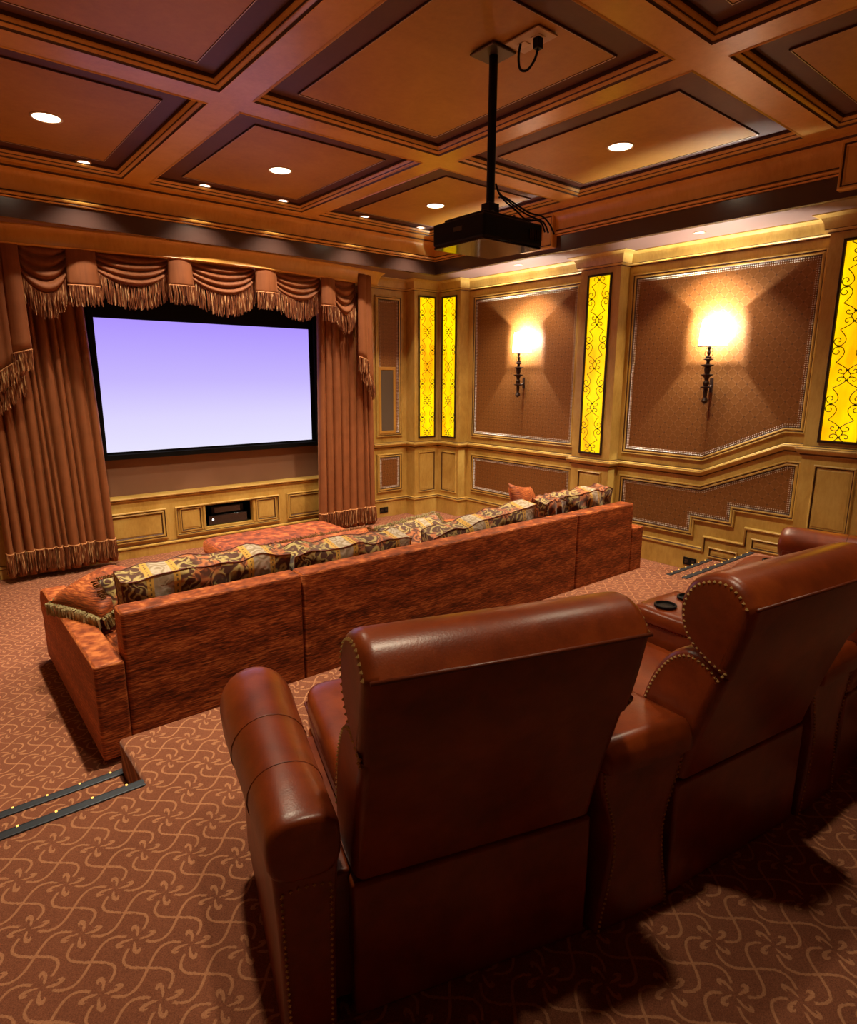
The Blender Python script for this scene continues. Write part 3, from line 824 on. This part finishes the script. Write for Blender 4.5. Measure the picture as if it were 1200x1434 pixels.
def jabot(x0, x1, zl, zr, zt=2.80, flare=.015, yo=.055, pleat=1, L=.165, dy=0):
    q = MB(); rows = []; NJ = 10
    for i in range(13):
        f = i/12; row = []
        for j in range(NJ+1):
            s = j/NJ; x = x0-flare*f+(x1-x0+2*flare*f)*s
            z = zt+(zl+(zr-zl)*s-zt)*f
            y = bow(x)+yo+dy-.012*math.sin(PI*s)-.016*abs(math.sin(PI*pleat*s))*f
            row.append((x, y, z))
        rows.append(row)
    q.rings(rows, False, False); c = q.obj('jabot', 'curtain', val, smooth=True)
    sd = c.modifiers.new('solid', 'SOLIDIFY'); sd.thickness = .006
    e = [(x, y-.010, z) for x, y, z in rows[-1]]
    q = MB(); q.tube(e, .0065, 6); q.obj('cord', 'cord', c, smooth=True)
    q = MB(); strands(q, e, L, .010, .0048, .45); tag(q.obj('fringe', 'fringe', c), kind='stuff')
for a, b, z in ((-4.235, -4.035, 2.43), (-3.475, -3.285, 2.49), (-2.68, -2.475, 2.50), (-1.945, -1.785, 2.435)): jabot(a, b, z, z)
jabot(-4.665, -4.555, 1.885, 1.925)
jabot(-4.80, -4.655, 1.72, 1.84, dy=.015, pleat=2); jabot(-4.93, -4.79, 1.56, 1.68, dy=.02, pleat=2)
jabot(-4.86, -4.62, 1.50, 1.72, dy=.04, pleat=3, L=.15)
jabot(-1.47, -1.35, 1.94, 1.89, yo=.03); jabot(-1.365, -1.27, 1.80, 1.62, yo=.035, pleat=2, L=.14); jabot(-1.42, -1.27, 1.82, 1.58, yo=.052, pleat=2, L=.13)

# ---------------------------------------------------------------- projector on its pole
t = thing('projector', 'black ceiling-mounted projector with glossy underside hanging on its pole', 'projector', (-2.99, -3.22, 2.35))
mb = MB(); mb.box(-3.20, -2.79, -3.41, -3.04, 2.362, 2.468); mb.obj('case', 'plastic', t, bevel=.012, seg=3)
mb = MB(); mb.box(-3.195, -2.795, -3.405, -3.045, 2.350, 2.362); mb.obj('underside', 'gloss', t, bevel=.003)
mb = MB(); mb.box(-3.16, -2.84, -3.37, -3.08, 2.468, 2.490); mb.obj('top_cover', 'plastic', t, bevel=.008)
mb = MB(); mb.box(-3.13, -2.93, -3.4065, -3.40, 2.40, 2.44); mb.obj('port_panel', 'steel', t)
for k in range(6):
    mb = MB(); mb.box(-2.89+k*.013, -2.882+k*.013, -3.4135, -3.408, 2.385, 2.435); mb.obj('vent_slat', 'gloss', t)
mb = MB(); mb.lathe([(.045, 0), (.045, .03), (.036, .034), (.034, .01), (.002, .006)], (0, 0, 0), 20)
mb.v = [(-2.93+x, -3.045+z, 2.415+y) for x, y, z in mb.v]; mb.obj('lens_barrel', 'gloss', t, smooth=30)
mb = MB(); mb.box(-3.202, -3.199, -3.26, -3.20, 2.41, 2.43); tag(mb.obj('badge', 'steel', t), 'small grey badge')
t2 = thing('projector_mount', 'black pole with square ceiling plate holding up the projector', 'ceiling mount', (-2.975, -3.22, 2.49))
mb = MB(); mb.box(-3.06, -2.90, -3.30, -3.14, 3.226, 3.2395); mb.obj('ceiling_plate', 'steel', t2, bevel=.006)
mb = MB(); mb.lathe([(.021, 2.50), (.021, 3.228)], (-2.975, -3.22, 0), 16); mb.obj('pole', 'plastic', t2, smooth=40)
mb = MB(); mb.box(-3.03, -2.92, -3.27, -3.17, 2.4905, 2.510); mb.box(-3.01, -2.94, -3.25, -3.19, 2.51, 2.57); mb.obj('bracket', 'plastic', t2, bevel=.004)
for i, (dx, dy) in enumerate(((-.08, -.1), (.07, -.1), (-.08, .09), (.07, .09))):
    mb = MB(); mb.lathe([(.006, 2.489), (.006, 2.51)], (-2.975+dx, -3.22+dy, 0), 8); mb.obj('screw', 'steel', t2)
for i, (ox, oy) in enumerate(((.12, -.06), (.15, -.1), (.20, -.13))):
    q = MB(); q.tube(catmull([(-2.965+.012*i, -3.245, 2.66-.03*i), (-2.94+.02*i, -3.26, 2.60), (-2.94+ox*.6, -3.28+oy*.4, 2.535), (-2.95+ox, -3.30+oy*.5, 2.50+.01*i), (-2.90+ox*.9, -3.39, 2.485), (-2.90+ox*.9, -3.425, 2.43)], 5), .0045, 6)
    tag(q.obj('signal_cable', 'plastic', smooth=True), ['inner cable drooping from the pole onto the projector', 'middle cable looping behind the projector', 'outer cable arching over the projector corner'][i], 'cable', 'cables at the projector')
t = thing('ceiling_outlet', 'cream double outlet plate on the ceiling beside the projector pole', 'outlet', (-2.93, -3.37, ZP))
mb = MB(); mb.box(-3.0, -2.865, -3.52, -3.315, ZP-.008, ZP-.0005); mb.obj('cover_plate', 'plate', t, bevel=.003)
for y in (-3.46, -3.375):
    mb = MB(); mb.box(-2.955, -2.91, y-.025, y+.025, ZP-.011, ZP-.007); mb.obj('socket', 'ring', t, bevel=.003)
q = MB(); q.tube(catmull([(-2.93, -3.46, ZP-.012), (-2.93, -3.46, ZP-.05), (-2.94, -3.45, ZP-.10), (-2.955, -3.42, ZP-.135), (-2.965, -3.385, ZP-.12), (-2.96, -3.37, ZP-.06), (-2.955, -3.375, ZP-.013)], 5), .006, 6)
q.box(-2.947, -2.913, -3.475, -3.445, ZP-.055, ZP-.012)
tag(q.obj('power_cord', 'plastic', smooth=30), 'short black cord looping below the ceiling outlet', 'cable')

# ================================================================== FURNITURE
def pillow_box(mb, x0, x1, y0, y1, z0, z1, puff=.5, n=8, m=14, e=.35):
    """soft box: superellipsoid-like shell"""
    cx, cy, cz = (x0+x1)/2, (y0+y1)/2, (z0+z1)/2; ax, ay, az = (x1-x0)/2, (y1-y0)/2, (z1-z0)/2
    sg = lambda v, p: math.copysign(abs(v)**p, v)
    vs_, fs = [], []; NU, NV = m*2, n*2
    for i in range(NV+1):
        th = -PI/2+PI*i/NV
        for j in range(NU):
            ph = 2*PI*j/NU
            vs_.append((cx+ax*sg(math.cos(th), e)*sg(math.cos(ph), e), cy+ay*sg(math.cos(th), e)*sg(math.sin(ph), e), cz+az*sg(math.sin(th), puff)))
    for i in range(NV):
        for j in range(NU):
            k = (j+1) % NU; fs.append((i*NU+j, i*NU+k, (i+1)*NU+k, (i+1)*NU+j))
    mb.add(vs_, fs)
def rounded(name, b, mat, par, bev=.02, seg=4, label=None):
    q = MB(); q.box(*b); o = q.obj(name, mat, par, bevel=bev, seg=seg)
    if label: o['label'] = label
    return o

# ---- sectional sofa
sf = thing('sectional_sofa', 'long rust orange chenille sofa seen from behind, in front of the platform', 'sofa', (-2.76, -2.1, 0))
SB = -2.80
for a, b in ((-4.765, -3.884), (-3.876, -1.556), (-1.548, -.815)):
    rounded('back', (a, b, SB, SB+.13, .03, .705), 'sofa', sf, .016, 4)
    rounded('base', (a, b, SB+.132, -1.42, .03, .27), 'sofa', sf, .02)
for a, b in ((-4.895, -4.768), (-.812, -.645)):
    q = MB(); ya, yb = SB-.001, -1.50; rs = []
    for x in (a, b):
        rs.append([(x, ya, .03), (x, ya, .487), (x, yb+.02, .487), (x, yb+.12, .455), (x, yb+.175, .39), (x, yb+.165, .31), (x, yb+.13, .27), (x, yb+.13, .03)])
    q.rings(rs, True, True); q.obj('arm', 'sofa', sf, bevel=.014, seg=3)
for a, b in ((-4.76, -3.89), (-3.87, -3.10), (-3.09, -2.33), (-2.32, -1.56), (-1.54, -.82)):
    q = MB(); pillow_box(q, a, b, SB+.14, -1.36, .262, .455, .45, 6, 12, .22)
    q.obj('seat_cushion', 'sofa', sf, smooth=True)
for x, y in ((-4.8, -2.7), (-4.8, -1.45), (-.75, -2.7), (-.75, -1.45), (-3.88, -2.0), (-1.55, -2.0)):
    q = MB(); q.box(x-.03, x+.03, y-.03, y+.03, 0, .035); q.obj('foot', 'plastic', sf)

# ---- ottoman
ot = thing('ottoman', 'large rust orange chenille ottoman between the sofa and the screen', 'ottoman', (-3.07, -.98, 0))
rounded('base', (-3.63, -2.52, -1.31, -.63, .03, .30), 'sofa', ot, .02)
q = MB(); pillow_box(q, -3.655, -2.495, -1.335, -.60, .285, .425, .5, 6, 14, .16); q.obj('top_cushion', 'sofa', ot, smooth=True)
for x in (-3.58, -2.57):
    for y in (-1.26, -.68):
        q = MB(); q.box(x-.025, x+.025, y-.025, y+.025, 0, .035); q.obj('foot', 'plastic', ot)

# ---- tapestry back pillows
def back_pillow(cx, cy, cz, w, h, d, tilt, yaw, mat, label, rollz=0, crown=0, grp='tapestry pillows along the sofa back'):
    t = bpy.data.objects.new('sofa_pillow', None); C.objects.link(t); t.location = (cx, cy, cz)
    t.rotation_euler = (rad(tilt), rad(rollz), rad(yaw)); tag(t, label, 'pillow', grp)
    NX, NZ = 22, 12; n = 2*(NX+NZ)
    front, back = [], []
    def pt(u, v, s):
        # u,v in -1..1
        bulge = (max(0, 1-abs(u)**3.2)**.6)*(max(0, 1-abs(v)**3.2)**.6)
        wr = .010*math.sin(u*9+v*5+cx*3)*bulge; vz = .007*math.sin(u*7.3+cx*5)+.005*math.sin(u*15+cx*9)-.016*abs(u)**8
        k = 1-.035*(1-abs(v))*abs(u)**6
        return (u*w/2*k, s*(d/2*(.70+.30*bulge))+wr*s, v*h/2*(1+crown*(1-u*u))+(vz if v > 0 else 0)*abs(v)+(.006*math.sin(u*11+s+cx) if v > 0 else 0)*v)
    q = MB()
    for s in (-1, 1):
        vs_ = [pt(-1+2*i/NX, -1+2*j/NZ, s) for j in range(NZ+1) for i in range(NX+1)]
        q.add(vs_, [(j*(NX+1)+i, j*(NX+1)+i+1, (j+1)*(NX+1)+i+1, (j+1)*(NX+1)+i) for j in range(NZ) for i in range(NX)])
    ring = [(-1+2*i/NX, -1) for i in range(NX)]+[(1, -1+2*j/NZ) for j in range(NZ)]+[(1-2*i/NX, 1) for i in range(NX)]+[(-1, 1-2*j/NZ) for j in range(NZ)]
    A_ = [pt(u, v, -1) for u, v in ring]; B_ = [pt(u, v, 1) for u, v in ring]; m_ = len(ring)
    q.add(A_+B_, [(i, (i+1) % m_, m_+(i+1) % m_, m_+i) for i in range(m_)])
    o = q.obj('cover', mat, t, smooth=50, local=True, weld=True)
    for s, R in ((-1, A_), (1, B_)):
        q = MB(); q.tube(R+[R[0]], .0035, 5, caps=False); q.obj('piping', 'piping', t, smooth=True, local=True)
    return t
back_pillow(-4.275, -2.50, .625, .86, .36, .20, 12, -1, 'damask', 'tapestry pillow at the left end of the sofa back, two yellow bands')
back_pillow(-3.41, -2.49, .580, .84, .36, .20, 12, 2, 'damask_b', 'tapestry pillow second from the left end of the sofa back', rollz=2.5)
back_pillow(-2.28, -2.49, .575, .98, .36, .20, 10, -2, 'damask_b', 'widest tapestry pillow at the middle of the sofa back, its right end raised', rollz=-6)
back_pillow(-1.60, -2.52, .630, .26, .36, .19, 10, 4, 'damask_d', 'darkest small tapestry pillow near the right end of the sofa back')
back_pillow(-1.15, -2.50, .635, .60, .36, .19, 8, -6, 'damask_c', 'tan tapestry pillow at the right end of the sofa back', rollz=-3)

# ---- throw cushions with fringe
def throw(cx, cy, cz, w, h, d, rot, mat, fmat, label, L=.06, step=.0075, grp='fringed throw cushions on the sofa', fr=True, droop=0):
    t = bpy.data.objects.new('throw_cushion', None); C.objects.link(t); t.location = (cx, cy, cz)
    t.rotation_euler = tuple(rad(a) for a in rot); tag(t, label, 'cushion', grp)
    NX = 14; q = MB()
    for s in (-1, 1):
        def pt(i, j):
            u, v = -1+2*i/NX, -1+2*j/NX
            b = (max(0, 1-u*u)**.5)*(max(0, 1-v*v)**.5); pin = 1-.10*(1-abs(u))*(abs(v))*0
            ku = 1-.08*(1-v*v); kv = 1-.08*(1-u*u)
            return (u*w/2*ku, v*h/2*kv, s*d/2*b**.75)
        vs_ = [pt(i, j) for j in range(NX+1) for i in range(NX+1)]
        q.add(vs_, [(j*(NX+1)+i, j*(NX+1)+i+1, (j+1)*(NX+1)+i+1, (j+1)*(NX+1)+i) for j in range(NX) for i in range(NX)])
    q.obj('cover', mat, t, smooth=True, local=True, weld=True)
    if fr:
        q = MB(); edge = []
        for k in range(4*NX):
            e_, f = divmod(k, NX); f = -1+2*f/NX
            u, v = ((f, -1), (1, f), (-f, 1), (-1, -f))[e_]
            edge.append((u*w/2*(1-.08*(1-v*v)), v*h/2*(1-.08*(1-u*u)), u, v))
        edge.append(edge[0])
        for a, b in zip(edge, edge[1:]):
            n = max(1, int(math.hypot(b[0]-a[0], b[1]-a[1])/step))
            for k in range(n):
                f = random.random(); x, y = a[0]+(b[0]-a[0])*f, a[1]+(b[1]-a[1])*f
                l = math.hypot(x, y); dx, dy = (1 if abs(x)/w >= abs(y)/h else .15)*x/l, (1 if abs(y)/h > abs(x)/w else .15)*y/l
                ln = L*random.uniform(.8, 1.1); zj = random.uniform(-.3, .3)*L
                ho = 1-droop*.75
                q.tube([(x-dx*.005, y-dy*.005, 0), (x+dx*ln*(.5 if not droop else .3), y+dy*ln*(.5 if not droop else .3), zj*.4+.004-droop*ln*.15), (x+dx*ln*ho+random.uniform(-.004, .004), y+dy*ln*ho, zj*(1-droop)-.01-droop*ln*.85)], .0036, 3)
        tag(q.obj('fringe', fmat, t, local=True), kind='stuff')
    return t
throw(-4.665, -2.06, .585, .40, .42, .18, (2, -14, 24), 'sofa', 'fringe3', 'orange throw cushion with pale sage fringe on the left end of the sofa', .075, .0035, droop=.8)
throw(-4.52, -2.20, .60, .40, .22, .12, (55, 0, 14), 'damask_d', 'fringe2', 'brown brush-fringed cushion behind the leftmost tapestry pillow', .032, .003)
throw(-3.30, -2.14, .555, .80, .40, .14, (30, 0, 2), 'sofa', 'fringe2', 'orange throw cushion with brown brush fringe before the second pillow', .05, .004)
throw(-2.52, -2.12, .545, .60, .40, .13, (32, -3, 4), 'damask_c', 'fringe3', 'pale fringed throw cushion before the middle tapestry pillow', .045, .004)
throw(-1.50, -2.22, .66, .40, .40, .14, (66, 12, 14), 'sofa', 'fringe2', 'orange throw cushion peeking over the darkest tapestry pillow', .03, fr=False)

# ---- recliners
HEAD = [(-.105, .700), (-.134, .80), (-.158, .905), (-.122, .946), (-.078, .964), (-.030, .958), (.018, .930), (.045, .880), (.047, .825), (.026, .772), (-.018, .735), (-.066, .712)]
MID = [(0, .362), (-.036, .50), (-.100, .698), (-.060, .728), (-.010, .742), (.030, .736), (.072, .708), (.110, .655), (.140, .585), (.160, .50), (.165, .44), (.165, .362)]
def smooth_prof(p, corners):
    """catmull through the points but keep given corners sharp"""
    n = len(p); out = []
    order = list(range(n)); c0 = corners[0]; idx = order[c0:]+order[:c0]
    cs = sorted([(c-c0) % n for c in corners])+[n]
    for a, b in zip(cs, cs[1:]):
        seg = [p[idx[k % n]] for k in range(a, b+1)]
        out += catmull(seg, 4)[:-1] if len(seg) > 2 else [seg[0]]
    return out
def slab(mb, prof, x0, x1, r, inset=True, flare=0):
    ar = area(prof); steps = 5; rs = []
    def at(x, o): return [(x, a, b) for a, b in (offset(prof, o) if o > 1e-6 else prof)]
    for k in range(steps+1):
        a = PI/2*k/steps; rs.append(at(x0+r*(1-math.sin(a)) if 0 else x0+r*(1-math.cos(a)), r*(1-math.sin(a))))
    for k in range(steps, -1, -1):
        a = PI/2*k/steps; rs.append(at(x1-r*(1-math.cos(a)), r*(1-math.sin(a))))
    mb.rings(rs, True, True)
def nails(mb, pts, x, step, r=.0058):
    """beads on a side face along (y,z) points"""
    acc = 0
    for a, b in zip(pts, pts[1:]):
        l = math.hypot(b[0]-a[0], b[1]-a[1]); d = acc
        while d < l:
            f = d/l; mb.bead((x, a[0]+(b[0]-a[0])*f, a[1]+(b[1]-a[1])*f), r); d += step
        acc = d-l
HS, MS = smooth_prof(HEAD, [0, 2]), smooth_prof(MID, [0, 2, 11])
def roll_arm(t, s):
    """outer rolled arm, s = -1 left, +1 right"""
    arm = thing_part = None
    prof = []
    cx0, top, n = s*.437, .580, 24
    Rf = lambda y: .078+.027*min(1, max(0, y/.55))
    ysec = [(-.042, .80), (-.040, .90), (-.030, .97), (-.010, 1.0), (.14, 1.0), (.26, 1.0), (.38, 1.0), (.50, 1.0), (.62, 1.0), (.66, .98), (.69, .92), (.705, .80), (.712, .55)]
    sq = lambda v, e: math.copysign(abs(v)**e, v)
    q = MB(); rs = []
    def ring_(y, k, e=0):
        R = Rf(y)+e; cx = s*(.414+.018*min(1, max(0, y/.5))); cz = top-Rf(y)*.98
        ex = .62+.38*min(1, max(0, (y+.04)/.25))
        return [(cx+R*k*sq(math.cos(2*PI*i/n), ex), y, cz+R*k*(.98 if math.sin(2*PI*i/n) > 0 else .9)*sq(math.sin(2*PI*i/n), ex)) for i in range(n)]
    q.rings([ring_(y, k) for y, k in ysec], True, True); arm = q.obj('arm_roll', 'leather', t, smooth=55, local=True)
    for y in (.159, .378):
        q = MB(); r_ = ring_(y, 1.0, .0005); q.tube(r_+[r_[0]], .0015, 4, caps=False); q.obj('arm_seam', 'piping', t, smooth=True, local=True)
    cx = s*.412
    q = MB(); lv = [(0.0, .056), (.10, .056), (.22, .058), (.34, .062), (.46, .068)]
    q.rings([[(cx-hw, -.032, z), (cx+hw, -.032, z), (cx+hw*1.25, .68, z), (cx-hw*1.25, .68, z)] for z, hw in lv], True, True)
    q.obj('arm_body', 'leather', t, bevel=.012, seg=3, local=True)
    q = MB(); q.box(min(s*.30, s*.37), max(s*.30, s*.37), .04, .66, .02, .36); q.obj('arm_inner_panel', 'leather', t, bevel=.01, local=True)
    q = MB()
    for k in range(27):
        z = .02+k*.0148; hw = .043+.008*(z/.43)
        for e in (-1, 1): q.bead((cx+e*hw, -.034, z), .0042)
    for k in range(7): q.bead((cx-.048+k*.016, -.034, .41+.006*math.sin(PI*k/6)), .0042)
    tag(q.obj('nailhead_trim', 'brass', t, local=True), 'brass nailheads on the arm\'s rear panel', kind='stuff')
def recliner(x, y, a, label, arms=(), copy=None):
    if copy is None:
        t = thing('recliner', label, 'recliner', (x, y, .29), rad(a), 'leather recliners in the curved row')
        q = MB(); slab(q, HS, -.316, .316, .03); q.obj('headrest', 'leather', t, smooth=50, local=True)
        q = MB(); slab(q, MS, -.308, .308, .028); q.obj('back', 'leather', t, smooth=50, local=True)
        q = MB(); q.tube([(-.306, -.158, .903), (0, -.162, .904), (.306, -.158, .903)], .005, 6); q.obj('piping', 'piping', t, smooth=True, local=True)
        q = MB()
        hp = offset(HS, .020)[1:]; mp = offset(MS, .018)
        for s in (-1, 1):
            h_ = [p for p in hp]
            nails(q, h_[7:]+[(-.095, .712)], s*.3135, .0150, .0056)
            k0 = next(i for i, p in enumerate(mp) if p[1] > .675); m2 = [p for p in mp[k0:] if p[1] > .44]
            nails(q, m2, s*.3065, .0145, .0052)
        tag(q.obj('nailhead_trim', 'brass', t, local=True), 'brass nailheads round the side panels', kind='stuff')
        q = MB(); q.box(-.309, .309, 0.0, .10, .0, .352); q.obj('rear_panel', 'leather', t, bevel=.012, seg=3, local=True)
        q = MB(); q.box(-.315, .315, .10, .70, .03, .30); q.obj('base', 'leather', t, bevel=.01, local=True)
        q = MB(); pillow_box(q, -.268, .268, .12, .84, .285, .435, .45, 6, 12, .24); q.obj('seat_cushion', 'leather', t, smooth=True, local=True)
        q = MB(); q.tube([(-.262, .18, .36), (-.266, .60, .36), (-.262, .80, .36), (-.22, .838, .36), (0, .842, .36), (.22, .838, .36), (.262, .80, .36), (.266, .60, .36), (.262, .18, .36)], .005, 6); q.obj('cushion_piping', 'piping', t, smooth=True, local=True)
        q = MB(); q.box(-.262, .262, .70, .80, .03, .29); q.obj('footrest', 'leather', t, bevel=.03, seg=4, local=True)
    else:
        t = copy.copy(); C.objects.link(t)
        for ch in copy.children:
            if ch.name.startswith('arm_') or ch.get('label', '').startswith("brass nailheads on the arm"): continue
            c = ch.copy(); C.objects.link(c); c.parent = t
        t.location = (x, y, .29); t.rotation_euler = (0, 0, rad(a)); t['label'] = label
    for s in arms: roll_arm(t, s)
    return t
r1 = recliner(-4.465, -4.752, -18, 'chestnut leather recliner in the foreground, with the rolled arm at left', (-1,))
recliner(-3.585, -4.965, -8.5, 'leather recliner second from left, cut by the right edge of the photo', (), r1)
recliner(-2.683, -5.036, 0, 'leather recliner third in the row, hidden beyond the right edge', (), r1)
recliner(-1.78, -4.965, 9, 'leather recliner at the far end of the row, its rolled arm showing by the wall', (1,), r1)

def console(x, y, a, label):
    t = thing('armrest_console', label, 'armrest console', (x, y, .29), rad(a), 'leather consoles between the recliners')
    lv = [(0, .128), (.05, .122), (.12, .108), (.19, .096), (.26, .092), (.33, .104), (.39, .124), (.44, .139), (.49, .144)]
    lv = catmull(lv, 2)
    q = MB(); rs = []
    for z, hw in lv:
        fw = .128+.012*(z/.49)
        rs.append([(-hw, -.02, z), (hw, -.02, z), (hw*.5+fw*.5, .10, z), (fw, .25, z), (fw, .66, z), (-fw, .66, z), (-fw, .25, z), (-hw*.5-fw*.5, .10, z)])
    q.rings(rs, True, True); q.obj('body', 'leather', t, bevel=.010, seg=3, local=True)
    # padded top: broad at the rear, flat tray at the front
    q = MB(); rs = []
    for k in range(27):
        f = (k/26)**1.5; y_ = -.045+.735*f
        hw = .152-.03*math.sin(PI*min(1, f*1.4))*.6
        e = min(1, (min(f, 1-f)/.04+.12))**.5
        top = .502+(.062 if f < .55 else .052)*e*(1+.10*math.cos(f*5)); hwe = hw*(.86+.14*e)
        sec = []
        for i in range(16):
            an = 2*PI*i/16; cx_, sz = math.cos(an), math.sin(an)
            sec.append((hwe*math.copysign(abs(cx_)**.30, cx_), y_, (.497+(top-.497)*abs(sz)**.42) if sz > 0 else .497-.014*abs(sz)**.5))
        rs.append(sec)
    q.rings(rs, True, True); q.obj('padded_top', 'leather', t, smooth=60, local=True)
    for s in (-1, 1):
        q = MB(); q.lathe([(.043, .5535), (.043, .560), (.036, .562), (.034, .556), (.033, .553), (.002, .553)], (s*.076, .565, 0), 20)
        tag(q.obj('cup_holder', 'plastic', t, smooth=40, local=True), 'black cup holder')
    q = MB()
    for s in (-1, 1):
        pts = [(s*(hw-.010), z) for z, hw in lv]; acc = 0
        for (xa, za), (xb, zb_) in zip(pts, pts[1:]):
            l = math.hypot(xb-xa, zb_-za); d = acc
            while d < l: q.bead((xa+(xb-xa)*d/l, -.022, za+(zb_-za)*d/l), .0042); d += .0135
            acc = d-l
        for k in range(45): q.bead((s*(.139 if k > 10 else .145), .0+k*.0145, .484), .0040)
    for k in range(19): q.bead((-.126+k*.014, -.023, .480), .0042)
    tag(q.obj('nailhead_trim', 'brass', t, local=True), 'brass nailheads along the edges', kind='stuff')
    return t
console(-4.030, -4.880, -13.5, 'leather console with hourglass rear panel between the first two recliners')
console(-3.134, -5.01, -4.5, 'leather console with black cup holder right of the second recliner')
console(-2.23, -5.01, 4.5, 'farthest leather console with two cup holders, before the rolled arm by the wall')
